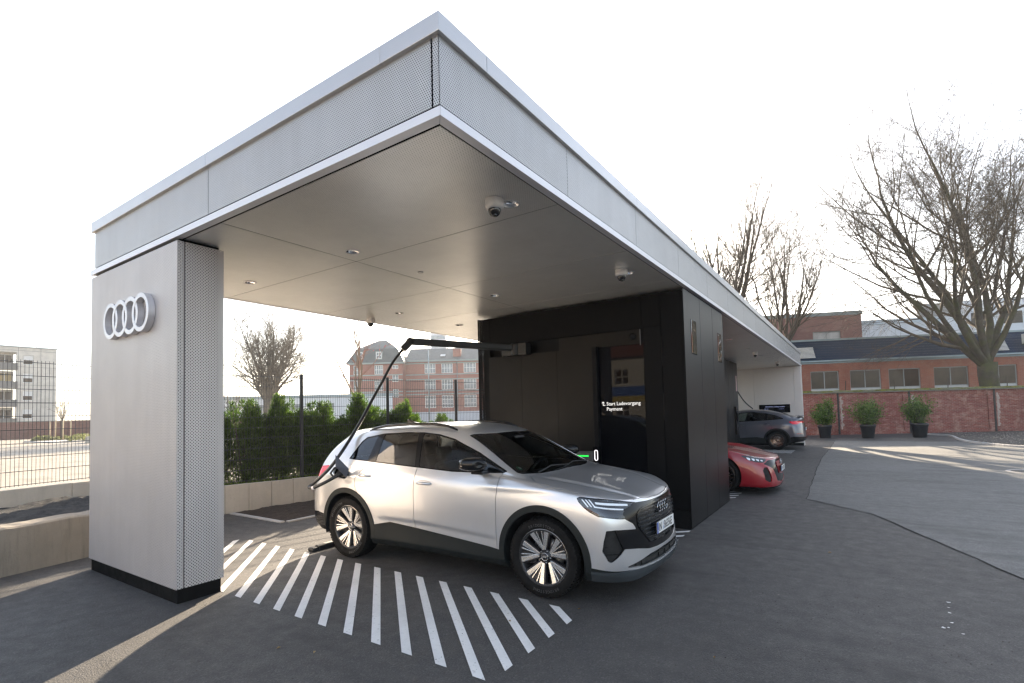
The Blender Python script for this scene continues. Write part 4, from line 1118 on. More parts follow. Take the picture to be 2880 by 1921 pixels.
    if detail:
        MB().lathe([(0, 0), (.035, 0)], 20).build('badge_sticker', M['sticker'], car, (-.405, -.64, 1.150), (0, R_(28), 0))
        MB().lathe([(0, 0), (.018, 0)], 16).build('badge_sticker', M['plate'], car, (-.3985, -.64, 1.153), (0, R_(28), 0))
    # --- mirrors
    for sg in (-1, 1):
        e = empty('wing_mirror', (-.68, .93 * sg, 1.165)); e.parent = car
        m = MB(); prof = [(-.085, .098, .058), (-.082, .106, .064), (-.03, .112, .070), (.04, .108, .068), (.085, .088, .056), (.112, .055, .036), (.122, .02, .012)]
        n = 20; vs = []
        for xx, hy, hz in prof:
            for k in range(n):
                a = 2 * PI * k / n; cc, ss = math.cos(a), math.sin(a)
                vs.append((xx - .035 * max(0, cc), (.095 + hy * math.copysign(abs(cc) ** .6, cc)) * sg, .05 + hz * math.copysign(abs(ss) ** .6, ss) * (1 if ss > 0 else .85)))
        fs = [(i * n + k, i * n + (k + 1) % n, (i + 1) * n + (k + 1) % n, (i + 1) * n + k) for i in range(len(prof) - 1) for k in range(n)] + [tuple(range(n)), tuple(range(len(prof) * n - 1, len(prof) * n - n - 1, -1))]
        if sg < 0: fs = [f[::-1] for f in fs]
        m.add(vs, fs, True); bm = bmesh.new(); o = m.build('mirror_cap', M['clad_gloss'], e)
        bm.from_mesh(o.data); bmesh.ops.recalc_face_normals(bm, faces=bm.faces); bm.to_mesh(o.data); bm.free()
        MB().obox((.0, -.05 * sg * -1 * 0, -.035), (.07, 0, 0), (0, .07, 0), (0, 0, .018)).build('mirror_foot', M['clad_gloss'], e, bevel=.01)
        MB().tube([(-.09, .200 * sg, .040), (-.02, .196 * sg, .040), (.045, .165 * sg, .040), (.088, .10 * sg, .040)], .008, 6).build('mirror_indicator', M['amber'], e, bevel=.003)
        MB().obox((-.098, .095 * sg, .05), (.004, 0, 0), (0, .085, 0), (0, 0, .045)).build('mirror_glass', M['chrome'], e, bevel=.003)
    # --- handles
    for sg in (-1, 1):
        for hx_, hz_, yy in ((-1.47, .965, .914), (-2.42, 1.005, .922)):
            e = empty('door_handle', (hx_, yy * sg, hz_)); e.parent = car
            MB().lathe([(.0, -.006), (.10, -.004), (.112, .0), (.115, .003)], 30, axis='y').build('handle_recess', M['chrome_dark'], e).scale = (1.0, 1 * sg, .36)
            MB().tube([(-.108, 0, .006), (-.07, .024 * sg, .010), (0, .034 * sg, .012), (.07, .026 * sg, .010), (.108, 0, .006)], [.010, .016, .018, .016, .010], 10).build('handle_bar', paint, e)
    # --- roof rails, fin, wipers
    if not sportback:
        for sg in (-1, 1):
            MB().tube([(-2.74, .560 * sg, 1.532), (-2.62, .565 * sg, 1.565), (-2.4, .575 * sg, 1.592), (-2.0, .585 * sg, 1.608), (-1.6, .590 * sg, 1.607), (-1.38, .598 * sg, 1.585), (-1.24, .605 * sg, 1.540)], [.010, .016, .018, .018, .018, .016, .010], 10).build('roof_rail', M['clad_gloss'], car)
        MB().prism([(-2.62, 1.60), (-2.40, 1.612), (-2.50, 1.625), (-2.60, 1.665), (-2.63, 1.665)], -.018, .018, 'y').build('antenna_fin', M['clad_gloss'], car, bevel=.008)
    for y0_, y1_ in ((-.62, .05), (-.10, .55)):
        MB().tube([(-.185, y0_, 1.118), (-.235, (y0_ + y1_) / 2, 1.152), (-.20, y1_, 1.135)], .007, 6).build('wiper', M['plastic'], car)
    # --- wheels, emblem, plates
    for ax, tx in ((0.0, [2.0, -1.0]), (-2.764, [2.75, -.55])):
        for sg in (-1, 1):
            wheel(car, ax, .80 * sg, .368, sg, style='bronze' if sportback else 'suv', text=('BRIDGESTONE', tx) if (detail and sg < 0) else None, detail=detail)
    rings_emblem(car, 'emblem', .835, 0, .772, .052, M['chrome_dark'], .014)
    if plate:
        number_plate(car, .862, .600, plate)
        text_mesh('Q4 e-tron', .03, M['ink'], 'sill_lettering', car, (-.7, -.905, .33), ext=.0005) if False else None
    if sportback: number_plate(car, -3.715, .80, ('IN', 'B6412E'), -1)
    return car

HX, YC = -.5077, 2.78
shellA = suv_shell(4)
silver = suv('silver_suv', (HX, YC, 0), 0, 'silver electric SUV plugged in under the canopy, nose to the right', M['paint_silver'], shellA, plate=('IN', 'B6356E'))
silver['category'] = 'car'
# ---------------------------------------------------------------- charging arm, cable, wheel stop
def smooth_path(P, n=8):
    P = [Vector(p) for p in P]; out = []
    for i in range(len(P) - 1):
        a = P[max(i - 1, 0)]; b = P[i]; c = P[i + 1]; d = P[min(i + 2, len(P) - 1)]
        for k in range(n):
            t = k / n
            out.append(.5 * ((2 * b) + (c - a) * t + (2 * a - 5 * b + 4 * c - d) * t * t + (3 * b - a - 3 * c + d) * t ** 3))
    out.append(P[-1]); return out
M['arm'] = plain('arm_black', (.016, .016, .016), .5, .1, .2, 20)
M['cable'] = plain('cable_sheath', (.018, .018, .019), .38, 0, .15, 15)
arm = empty('cable_boom', (-2.85, 5.12, 2.80), 0, 'black swivel arm reaching from the nearer cube out over the silver car', 'charging arm')
E0 = Vector((-3.88, 3.55, 2.895)); B0 = Vector((-2.85, 5.08, 2.83))
def ap(name, mb, mat, bevel=0): return mb.build(name, mat, arm, loc=-Vector((-2.85, 5.12, 2.80)), bevel=bevel)
ap('carriage', MB().box(-3.12, -2.62, 5.03, 5.19, 2.70, 2.90), M['arm'], .01)
ap('pivot', MB().lathe([(0, 2.70), (.07, 2.70), (.075, 2.72), (.075, 2.88), (.07, 2.90), (0, 2.90)], 24, (-2.85, 5.05, 0)), M['arm'])
ap('boom', MB().bar(B0, E0, .085, .095), M['arm'], .012)
ap('boom_rail', MB().bar(B0 + Vector((0, 0, -.055)), E0 + Vector((0, 0, -.055)), .03, .012), M['arm'])
dv_ = (E0 - B0).normalized(); dn = (dv_ * .55 + Vector((0, 0, -.85))).normalized()
ap('elbow', MB().bar(E0 - dv_ * .06 + Vector((0, 0, .02)), E0 + dn * .16, .105, .11), M['arm'], .02)
ap('elbow_cap', MB().lathe([(0, -.058), (.05, -.058), (.052, -.05), (.052, .05), (.05, .058), (0, .058)], 24, axis='y'), M['arm']).matrix_local = Matrix.Translation(E0 - Vector((-2.85, 5.12, 2.80)) - dv_ * .02) @ Matrix.Rotation(math.atan2(dv_.y, dv_.x), 4, 'Z')
G0 = E0 + dn * .165
ap('cable_gland', MB().tube([E0 + dn * .15, E0 + dn * .20], [.028, .024], 14), plain('brass_gland', (.55, .42, .30), .3, .9))
cab = empty('charging_cable', (-3.5, 1.7, .9), 0, 'thick black charging cable looping from the arm to the silver car', 'cable')
KP = [tuple(E0 + dn * .17), (-3.90, 3.22, 2.52), (-3.80, 2.95, 2.25), (-3.64, 2.6, 1.95), (-3.51, 2.3, 1.67), (-3.40, 2.02, 1.43), (-3.37, 1.86, 1.27), (-3.42, 1.76, 1.12), (-3.51, 1.67, .99), (-3.59, 1.61, .91), (-3.60, 1.57, .875), (-3.52, 1.57, .872), (-3.42, 1.63, .92), (-3.36, 1.70, .965), (-3.33, 1.755, 1.0)]
kp = smooth_path(KP, 8)
cab_p = MB().tube([p - Vector((-3.5, 1.7, .9)) for p in kp], .0205, 12).build('sheath', M['cable'], cab)
MB().tube([p - Vector((-3.5, 1.7, .9)) for p in kp[-26:-23]], .0225, 12).build('cable_tag', plain('white_tag', (.75, .72, .74), .5), cab)
pl = Vector((-3.5, 1.7, .9))
PQ = [Vector((-3.345, 1.735, .985)), Vector((-3.325, 1.775, 1.010)), Vector((-3.315, 1.83, 1.030)), Vector((-3.31, 1.875, 1.036))]
MB().tube([q - pl for q in PQ], [.020, .026, .034, .036], 16).build('plug_body', M['plastic'], cab)
MB().tube([PQ[0] - pl, PQ[0] + Vector((-.05, -.01, .05)) - pl, PQ[1] + Vector((-.06, 0, .085)) - pl, PQ[2] + Vector((-.03, 0, .075)) - pl, PQ[2] - pl], .013, 10).build('plug_handle', M['plastic'], cab)
# opened charging flap of the silver car (a part of the car)
def car_pt(p): return Vector((p[0] - HX, p[1] - YC, p[2]))
fa, fb = Vector((-2.675, -.950, 1.085)), Vector((-2.715, -.955, .975))
fc, fd = Vector((-2.745, -1.09, 1.125)), Vector((-2.745, -1.09, 1.268))
nrmf = (fb - fa).cross(fd - fa).normalized() * .006
m = MB(); m.add([fa - nrmf, fb - nrmf, fc - nrmf, fd - nrmf, fa + nrmf, fb + nrmf, fc + nrmf, fd + nrmf], [(0, 1, 2, 3), (7, 6, 5, 4), (0, 4, 5, 1), (1, 5, 6, 2), (2, 6, 7, 3), (3, 7, 4, 0)])
bm = bmesh.new(); o = m.build('charge_flap', plain('flap_inside', (.10, .105, .13), .42, .3), silver, bevel=.022)
bm.from_mesh(o.data); bmesh.ops.recalc_face_normals(bm, faces=bm.faces); bm.to_mesh(o.data); bm.free()
MB().bar(fa.lerp(fb, .5), Vector((-2.76, -.90, 1.01)), .025, .05).build('flap_hinge', M['plastic'], silver)

ws = empty('wheel_stop', (-3.93, 2.20, 0), 0, 'low black rubber wheel stop behind the rear wheel of the silver car', 'wheel stop')
pf = [(-.055, 0), (-.045, .05), (-.025, .062), (.025, .062), (.045, .05), (.055, 0)]
m = MB().prism(pf, -.30, .62, 'y'); m.build('bar', M['plastic'], ws, bevel=.008)
MB().prism([(-.06, 0), (-.05, .052), (.05, .052), (.06, 0)], -.40, -.302, 'y').build('end_cap', M['plastic'], ws, bevel=.02)
MB().box(-.03, .03, -.18, .0, .0625, .0645).build('yellow_pad', plain('pad_grey', (.5, .47, .42), .5), ws)

# ---------------------------------------------------------------- retaining walls, beds and kerbs on the left
def concrete(name, col, stain=.5, rough=.85):
    t = NT(name); v = t.coord('Object'); w = t.world()
    a = t.noise(w, 1.3, 8, .65); b = t.noise(w, 14, 6, .7)
    c = t.ramp(a, [(.3, tuple(q * .82 for q in col)), (.7, tuple(q * 1.1 for q in col))])
    sx = t.nd('ShaderNodeMapping'); t.L(w, sx.inputs[0]); sx.inputs['Scale'].default_value = (9, 9, .8)
    st = t.ramp(t.noise(sx.outputs[0], 1.0, 7, .7), [(.50, 0.0), (.78, stain)])
    c = t.mix(st, c, tuple(q * .45 for q in col)); c = t.mix(t.ramp(b, [(.58, 0.0), (.72, .35)]), c, tuple(q * .6 for q in col))
    t.set(col=c, rough=rough); t.bump(t.math('ADD', b, t.math('MULTIPLY', t.noise(w, 70, 3), .5)), .35, .01); return t.m
M['conc_old'] = concrete('weathered_concrete', (.27, .235, .19), .7)
M['conc_new'] = concrete('pale_concrete', (.50, .455, .39), .28)
M['kerb'] = concrete('kerb_stone', (.46, .44, .42), .2)
def soil_mat(name, c0, c1):
    t = NT(name); w = t.world(); n = t.noise(w, 18, 8, .75)
    c = t.ramp(n, [(.3, c0), (.6, c1), (.8, tuple(q * 1.6 for q in c1))])
    t.set(col=c, rough=.95); t.bump(t.math('ADD', n, t.noise(w, 60, 4, .7)), .9, .03); return t.m
M['soil'] = soil_mat('bark_mulch', (.022, .016, .012), (.060, .043, .033))
M['soil_dark'] = soil_mat('dark_chippings', (.012, .012, .013), (.05, .05, .052))

def height_patch(name, poly_fn, nx, ny, hfun, mat, kind='structure'):
    """grid patch from a mapping (u,v)->(x,y) with relief"""
    m = MB(); vs = []
    for i in range(nx + 1):
        for j in range(ny + 1):
            x, y = poly_fn(i / nx, j / ny); vs.append((x, y, hfun(x, y, i / nx, j / ny)))
    m.add(vs, [(i * (ny + 1) + j, (i + 1) * (ny + 1) + j, (i + 1) * (ny + 1) + j + 1, i * (ny + 1) + j + 1) for i in range(nx) for j in range(ny)], True)
    o = m.build(name, mat)
    if o.data.polygons and o.data.polygons[0].normal.z < 0: o.data.flip_normals()
    return tag(o, kind=kind)
from mathutils import noise as mnoise
def nz3(x, y, s, k=0): return mnoise.noise(Vector((x * s, y * s, k)))
# old concrete wall beside the pillar
cw = empty('concrete_wall', (-6.3, -.6, 0), 0, 'low weathered concrete retaining wall left of the emblem pillar', 'wall')
a0, a1 = Vector((-5.70, -2.55, 0)), Vector((-6.62, 1.55, 0)); d_ = (a1 - a0).normalized(); n_ = Vector((-d_.y, d_.x, 0))
m = MB(); vs = []; nn = 46
for i in range(nn + 1):
    p = a0.lerp(a1, i / nn); h = .545 + .02 * nz3(p.x * 2, p.y * 2, 3) + .012 * nz3(p.x, p.y, 17)
    for (o_, z) in ((0.0 + .01 * nz3(p.x, p.y, 9, 1), 0), (0.0 + .012 * nz3(p.x, p.y, 7, 2), h * .5), (.008, h - .02), (.03, h), (.20, h + .02), (.215, h - .01), (.22, 0)):
        q = p + n_ * o_; vs.append((q.x + 6.3, q.y + .6, z))
m.add(vs, [(i * 7 + k, i * 7 + k + 1, (i + 1) * 7 + k + 1, (i + 1) * 7 + k) for i in range(nn) for k in range(6)])
o = m.build('wall_body', M['conc_old'], cw)
bm = bmesh.new(); bm.from_mesh(o.data); bmesh.ops.recalc_face_normals(bm, faces=bm.faces); bm.to_mesh(o.data); bm.free()
if o.data.polygons[2].normal.dot(-n_) < 0 and o.data.polygons[0].normal.dot(-n_) < 0: o.data.flip_normals()
# cracks in the wall
for (t_, z0_) in ():
    pts = [a0.lerp(a1, t_ + .006 * math.sin(7 * k) + .002 * k) - n_ * .012 + Vector((6.3, .6, z0_ + .075 * k)) for k in range(7)]
    MB().tube(pts, [.004, .006, .004, .005, .003, .004, .001], 4).build('crack', M['crack'], cw)
# dark chippings behind it
def bed1(u, v):
    p = a0.lerp(a1, v) + n_ * (.2 + u * 1.42); return p.x, p.y
height_patch('gravel_bed', bed1, 30, 60, lambda x, y, u, v: .50 + .10 * u + .05 * nz3(x, y, 2.2) + .03 * nz3(x, y, 9) + .015 * nz3(x, y, 25), M['soil_dark'])
# kerb under the fence on the left
KA, KB = Vector((-7.42, -3.2, 0)), Vector((-8.42, 1.5, 0)); kd = (KB - KA).normalized(); kn = Vector((-kd.y, kd.x, 0))
kb = empty('fence_kerb', tuple(KA), math.atan2(kd.y, kd.x), 'low concrete kerb under the fence left of the pillar', 'kerb')
L_ = (KB - KA).length; nk = 5
for i in range(nk):
    MB().box(i * L_ / nk + .004, (i + 1) * L_ / nk - .004, -.04, .04, .40, .80 + .004 * (i % 2)).build('kerb_stone', M['conc_new'], kb, bevel=.006)

# L-shaped concrete units behind the car
LA, LB = Vector((-8.05, 1.05, 0)), Vector((-6.35, 8.9, 0)); ld = (LB - LA).normalized(); ln = Vector((-ld.y, ld.x, 0))
lw = empty('block_wall', tuple(LA), math.atan2(ld.y, ld.x), 'pale concrete unit wall below the hedge behind the silver car', 'wall')
s = 0.0; first = (Vector((-7.70, 2.64, 0)) - LA).dot(ld); s = first - 4 * .409; i = 0
while s < 8.0:
    MB().box(s + .003, s + .406, .0 + .004 * ((i * 7) % 3 - 1), .10, -.02, .510 + .003 * ((i * 5) % 3 - 1)).build('wall_unit', M['conc_new'], lw, bevel=.007); s += .409; i += 1
# planting strip on top
def strip(u, v):
    p = LA.lerp(LB, v) + ln * (.10 + u * 1.3); return p.x, p.y
height_patch('planting_strip', strip, 20, 90, lambda x, y, u, v: .475 + .02 * nz3(x, y, 3) + .02 * nz3(x, y, 14), M['soil'])
# mulch bed in front, edged with setts
bedP = [(-7.54, 2.72), (-5.96, 2.70), (-5.90, 3.36), (-6.02, 5.4), (-7.1, 5.4)]
def bed2(u, v):
    xa = (-7.66 + .21 * v * 3.1); xb = -5.98 - .04 * v
    return xa + (xb - xa) * u + (.10 * (1 - v) if 0 else 0), 2.76 + v * 3.0
height_patch('mulch_bed', bed2, 40, 60, lambda x, y, u, v: .012 + .09 * math.sin(PI * min(1, u * 1.02)) ** .7 * min(1, v * 6) + .022 * nz3(x, y, 7) * min(1, v * 8) + .012 * nz3(x, y, 22) * min(1, v * 8), M['soil'])
ke = empty('bed_edging', (-6, 2.7, 0), 0, 'pale stone edging round the mulch bed behind the silver car', 'kerb')
def setts(pa, pb, n):
    pa, pb = Vector((*pa, 0)), Vector((*pb, 0)); dd = (pb - pa); rz = math.atan2(dd.y, dd.x); l = dd.length / n
    for i in range(n):
        c = pa.lerp(pb, (i + .5) / n); o = MB().box(-l / 2 + .003, l / 2 - .003, -.045, .045, 0, .022 + .004 * ((i * 3) % 3)).build('edging_stone', M['kerb'], ke, bevel=.004)
        o.location = (c.x + 6, c.y - 2.7, 0); o.rotation_euler = (0, 0, rz + .01 * ((i * 7) % 5 - 2))
setts((-7.62, 2.72), (-5.98, 2.70), 10); setts((-5.94, 2.76), (-6.02, 5.6), 17)

# ---------------------------------------------------------------- wire mesh fence
M['fence'] = plain('anthracite_fence', (.05, .055, .060), .45, .3, .1, 8)
def fence_run(A, B, z0, z1, n, label, posts=(True, True)):
    A, B = Vector(A), Vector(B); d = B - A; L = d.length; rz = math.atan2(d.y, d.x)
    f = empty('wire_fence', (A.x, A.y, 0), rz, label, 'fence')
    W = L / n
    for i in range(n + 1):
        if (i == 0 and not posts[0]) or (i == n and not posts[1]): continue
        o = MB().box(-.03, .03, -.02, .02, z0 - .08, z1 + .05).build('post', M['fence'], f, loc=(i * W, .045, 0), bevel=.003)
        MB().box(-.033, .033, -.023, .023, z1 + .0505, z1 + .062).build('post_cap', M['fence'], o)
    me = None
    for i in range(n):
        if me is None:
            m = MB(); k = int(W / .05)
            for j in range(k + 1):
                x = .01 + j * (W - .02) / k; r = .0030
                m.add([(x - r, -r, z0), (x + r, -r, z0), (x, r, z0), (x - r, -r, z1 + .025), (x + r, -r, z1 + .025), (x, r, z1 + .025)], [(0, 1, 4, 3), (1, 2, 5, 4), (2, 0, 3, 5)])
            q = int(round((z1 - z0) / .2))
            for j in range(q + 1):
                z = z0 + .02 + j * (z1 - z0 - .03) / q
                for yy in (-.008, .008):
                    r = .0040; m.add([(.005, yy - r, z - r), (.005, yy + r, z - r), (.005, yy, z + r), (W - .005, yy - r, z - r), (W - .005, yy + r, z - r), (W - .005, yy, z + r)], [(0, 3, 4, 1), (1, 4, 5, 2), (2, 5, 3, 0)])
            me = m.mesh('wire_panel', M['fence'], False)
        o = link('wire_panel', me, f, (i * W, 0, 0)); o['kind'] = 'stuff'
    return f
fence_run((-7.55, -3.3), (-8.45, 1.05), .82, 2.66, 2, 'dark wire mesh fence left of the emblem pillar')
PFa = Vector((-7.61, 4.17, 0)) - ld * 2.02 * 1; PFb = Vector((-7.61, 4.17, 0)) + ld * 2.02 * 3
fence_run(tuple(PFa), tuple(PFb), .53, 2.57, 4, 'dark wire mesh fence in front of the conifer hedge')
fence_run((-9.9, 14.5), (-2.5, 17.0), .1, 1.9, 3, 'second lower wire fence beyond the hedge')

# ---------------------------------------------------------------- foliage
def leaf_mat(name, c0, c1, trans=.35, rough=.5):
    t = NT(name); oi = t.nd('ShaderNodeObjectInfo'); g = t.nd('ShaderNodeNewGeometry')
    r = t.nd('ShaderNodeMath', operation='FRACT'); t.L(t.math('ADD', g.outputs['Random Per Island'], oi.outputs['Random']), r.inputs[0])
    c = t.ramp(r.outputs[0], [(0, c0), (.6, c1), (1, tuple(q * 1.35 for q in c1))])
    t.set(col=c, rough=rough, spec=.4)
    tl = t.nd('ShaderNodeBsdfTranslucent'); t.L(t.mix(1.0, c, (1.0, 1.25, .55), 'MULTIPLY'), tl.inputs[0]); mx = t.nd('ShaderNodeMixShader'); mx.inputs[0].default_value = trans
    t.L(t.b.outputs[0], mx.inputs[1]); t.L(tl.outputs[0], mx.inputs[2]); t.L(mx.outputs[0], t.out.inputs[0]); return t.m
M['conifer'] = leaf_mat('conifer_needles', (.034, .054, .015), (.082, .125, .028), .5)
M['laurel'] = leaf_mat('glossy_leaf', (.045, .075, .024), (.11, .165, .045), .5, .24)
M['twig'] = plain('twig_bark', (.075, .058, .042), .9, 0, .2, 10)
def conifer_mesh(seed, n=11000, H=1.66, R=.34):
    rr = np.random.RandomState(seed)
    nl = 26                                       # upright sprays
    cx = rr.normal(0, R * .50, (nl, 2)); cx *= np.minimum(1, R / np.maximum(np.linalg.norm(cx, axis=1), 1e-6))[:, None]
    top = H * (1 - .22 * (np.linalg.norm(cx, axis=1) / R) ** 1.5) * rr.uniform(.84, 1.03, nl)
    k = rr.randint(0, nl, n); tz = rr.rand(n) ** .8
    z = tz * top[k]
    env = np.interp(tz, [0, .1, .5, .85, 1], [.55, .85, 1, .62, .10])
    ang = rr.uniform(0, 2 * PI, n); rad = .17 * np.sqrt(rr.rand(n)) * env
    base = np.stack([cx[k, 0] * np.interp(tz, [0, .3, 1], [.55, .9, 1.0]) + rad * np.cos(ang), cx[k, 1] * np.interp(tz, [0, .3, 1], [.55, .9, 1.0]) + rad * np.sin(ang), z], 1)
    d = np.stack([np.cos(ang) * .55, np.sin(ang) * .55, rr.uniform(.35, 1.2, n)], 1) + rr.normal(0, .25, (n, 3)); d /= np.linalg.norm(d, axis=1, keepdims=True)
    ln_ = rr.uniform(.045, .095, n)[:, None]; s = np.cross(d, rr.normal(0, 1, (n, 3))); s /= np.linalg.norm(s, axis=1, keepdims=True); w = rr.uniform(.006, .013, n)[:, None]
    V = np.concatenate([base - s * w, base + s * w, base + d * ln_], 1).reshape(-1, 3)
    me = bpy.data.meshes.new('foliage'); me.from_pydata(V.tolist(), [], np.arange(3 * n).reshape(-1, 3).tolist()); me.materials.append(M['conifer']); me.update()
    st = MB()
    for i in range(9):
        a = rr.uniform(0, 2 * PI); r1 = rr.uniform(.02, .25)
        st.tube([(.02 * math.cos(a), .02 * math.sin(a), 0), (r1 * .5 * math.cos(a), r1 * .5 * math.sin(a), H * .35), (r1 * math.cos(a), r1 * math.sin(a), H * .8)], [.014, .010, .003], 5, False)
    return me, st.mesh('stems', M['twig'])
con = [conifer_mesh(s_, 12000) for s_ in (1, 2, 3, 4)]
hedge_pts = []
for i in range(15):
    s_ = -.30 + i * .415 + .05 * math.sin(i * 4.1); p = Vector((-7.61, 4.17, 0)) + ld * (s_ - 1.55) + ln * (.55 + .08 * math.sin(i * 2.3)); hedge_pts.append((p, [1, .93, 1.06, .84, 1.08, .92, 1.04, .80, 1.10, .98, .90, 1.02, .78, .92, .82][i]))
ordn = ['first', 'second', 'third', 'fourth', 'fifth', 'sixth', 'seventh', 'eighth', 'ninth', 'tenth', 'eleventh', 'twelfth', 'thirteenth', 'fourteenth', 'fifteenth', 'sixteenth']
gaps = {13}
hk = 0
for i, (p, h) in enumerate(hedge_pts):
    if i in gaps: continue
    e = empty('conifer_shrub', (p.x, p.y, .48), i * 1.7, 'dark green conifer shrub of the hedge behind the fence, %s from the emblem pillar' % ordn[hk], 'shrub', 'conifers of the hedge'); hk += 1
    fm, sm_ = con[i % 4]
    o = link('foliage', fm, e); o.scale = (1.05, 1.05, h); o['kind'] = 'stuff'
    o = link('stems', sm_, e); o.scale = (1, 1, h)
# weeds and ground cover along the wall top
rr = np.random.RandomState(5); m = MB()
for i in range(900):
    t_ = rr.uniform(.2, .85); p = LA.lerp(LB, t_) + ln * rr.uniform(.12, .45); h = rr.uniform(.02, .10) * (1 + (rr.rand() < .06))
    a = rr.uniform(0, 2 * PI); dx, dy = math.cos(a) * .03, math.sin(a) * .03; w_ = .012
    m.add([(p.x - dy * .5, p.y + dx * .5, .48), (p.x + dy * .5, p.y - dx * .5, .48), (p.x + dx, p.y + dy, .48 + h)], [(0, 1, 2)])
tag(m.build('ground_cover', leaf_mat('weed_leaf', (.05, .09, .015), (.12, .17, .03), .4)), 'low bright green weeds on the wall top below the hedge', 'plants', kind='stuff')

# ---------------------------------------------------------------- dry leaves and crumbs on the asphalt
M['dryleaf'] = leaf_mat('dry_leaf', (.22, .13, .06), (.34, .24, .13), .2, .7)
lf = [(640, 1486), (720, 1500), (610, 1290), (1340, 1328), (545, 1435), (1100, 1420), (1600, 1400), (1640, 1500), (1990, 1290), (880, 1370), (1290, 1430), (500, 1340)]
def gpt(u, v):
    dd = _fw + _r2 * ((u - 1175.5) / 1175.5) - _u2 * ((v - 897.47) / 1175.5); t_ = -CAM.z / dd.z; return CAM + dd * t_
rr = random.Random(3)
for i, (u, v) in enumerate([(640, 1490), (722, 1500), (770, 1228), (1905, 1270), (548, 1178), (1170, 1428), (1640, 1512), (1330, 1400)]):
    p = gpt(u, v); a = rr.uniform(0, 6); s_ = rr.uniform(.014, .024)
    m = MB(); m.add([(-s_, 0, .005), (0, -s_ * .45, .010), (s_, 0, .006), (0, s_ * .45, .013), (0, 0, .003)], [(0, 1, 4), (1, 2, 4), (2, 3, 4), (3, 0, 4)])
    o = m.build('dry_leaf', M['dryleaf'], loc=(p.x, p.y, .004), rot=(0, 0, a))
    tag(o, ['small dry leaf lying in the dark foreground near the pillar shadow', 'small curled leaf just right of the other foreground leaf', 'tiny dry leaf on the sunlit asphalt by the wheel stop', 'small dry leaf on the open asphalt right of the silver car nose', 'dry leaf on the asphalt beside the bed edging', 'dry leaf between the long painted stripes', 'dry leaf on the dark asphalt in front of the silver car', 'dry leaf near the silver car front wheel'][i], 'leaf', 'dry leaves on the asphalt')
m = MB()
for i in range(700):
    u, v = rr.uniform(0, 2351), rr.uniform(1130, 1568); p = gpt(u, v)
    if p.y > 20 or p.x < -6: continue
    s_ = rr.uniform(.002, .006); m.add([(p.x - s_, p.y - s_, .003), (p.x + s_, p.y - s_ * .6, .003), (p.x + s_ * .3, p.y + s_, .003), (p.x, p.y, .003 + s_)], [(0, 1, 3), (1, 2, 3), (2, 0, 3)])
tag(m.build('grit', plain('grit', (.09, .08, .07), .9, 0, .4, 40)), 'scattered grit and crumbs on the asphalt', 'grit', kind='stuff')
# spots of white paint on the right
for i, (u, v, s_) in enumerate([(2178, 1385, .02), (2178, 1397, .012), (2180, 1409, .016), (2166, 1443, .018), (2178, 1443, .012), (2186, 1432, .016), (2212, 1458, .014)]):
    p = gpt(u, v); m = MB(); n = 9
    m.add([(p.x + s_ * (.7 + .3 * math.sin(k * 2.1 + i)) * math.cos(2 * PI * k / n), p.y + s_ * (.7 + .3 * math.cos(k * 1.3 + i)) * math.sin(2 * PI * k / n), .0085) for k in range(n)], [tuple(range(n))])
    m.build('paint_spot', M['mark'], ground)
# manhole cover at the right edge
p = gpt(2300, 1090)
mh = empty('manhole_cover', (5.35, 14.94, 0), 0, 'round iron manhole cover at the right edge of the yard', 'manhole')
MB().lathe([(.34, .009), (.30, .013), (.0, .013)], 32).build('lid', plain('cast_iron', (.10, .095, .09), .6, .5, .2, 20), mh)
MB().lathe([(.36, .006), (.44, .010), (.45, .006)], 32).build('frame', M['kerb'], mh)
# ---------------------------------------------------------------- the other cars
shellB = suv_shell(3, True)
suv('grey_coupe_suv', (-.74 - 2.764, 21.5, 0), PI, 'grey coupe SUV with red tail lights in the farthest bay', M['paint_grey'], shellB, sportback=True, detail=False)

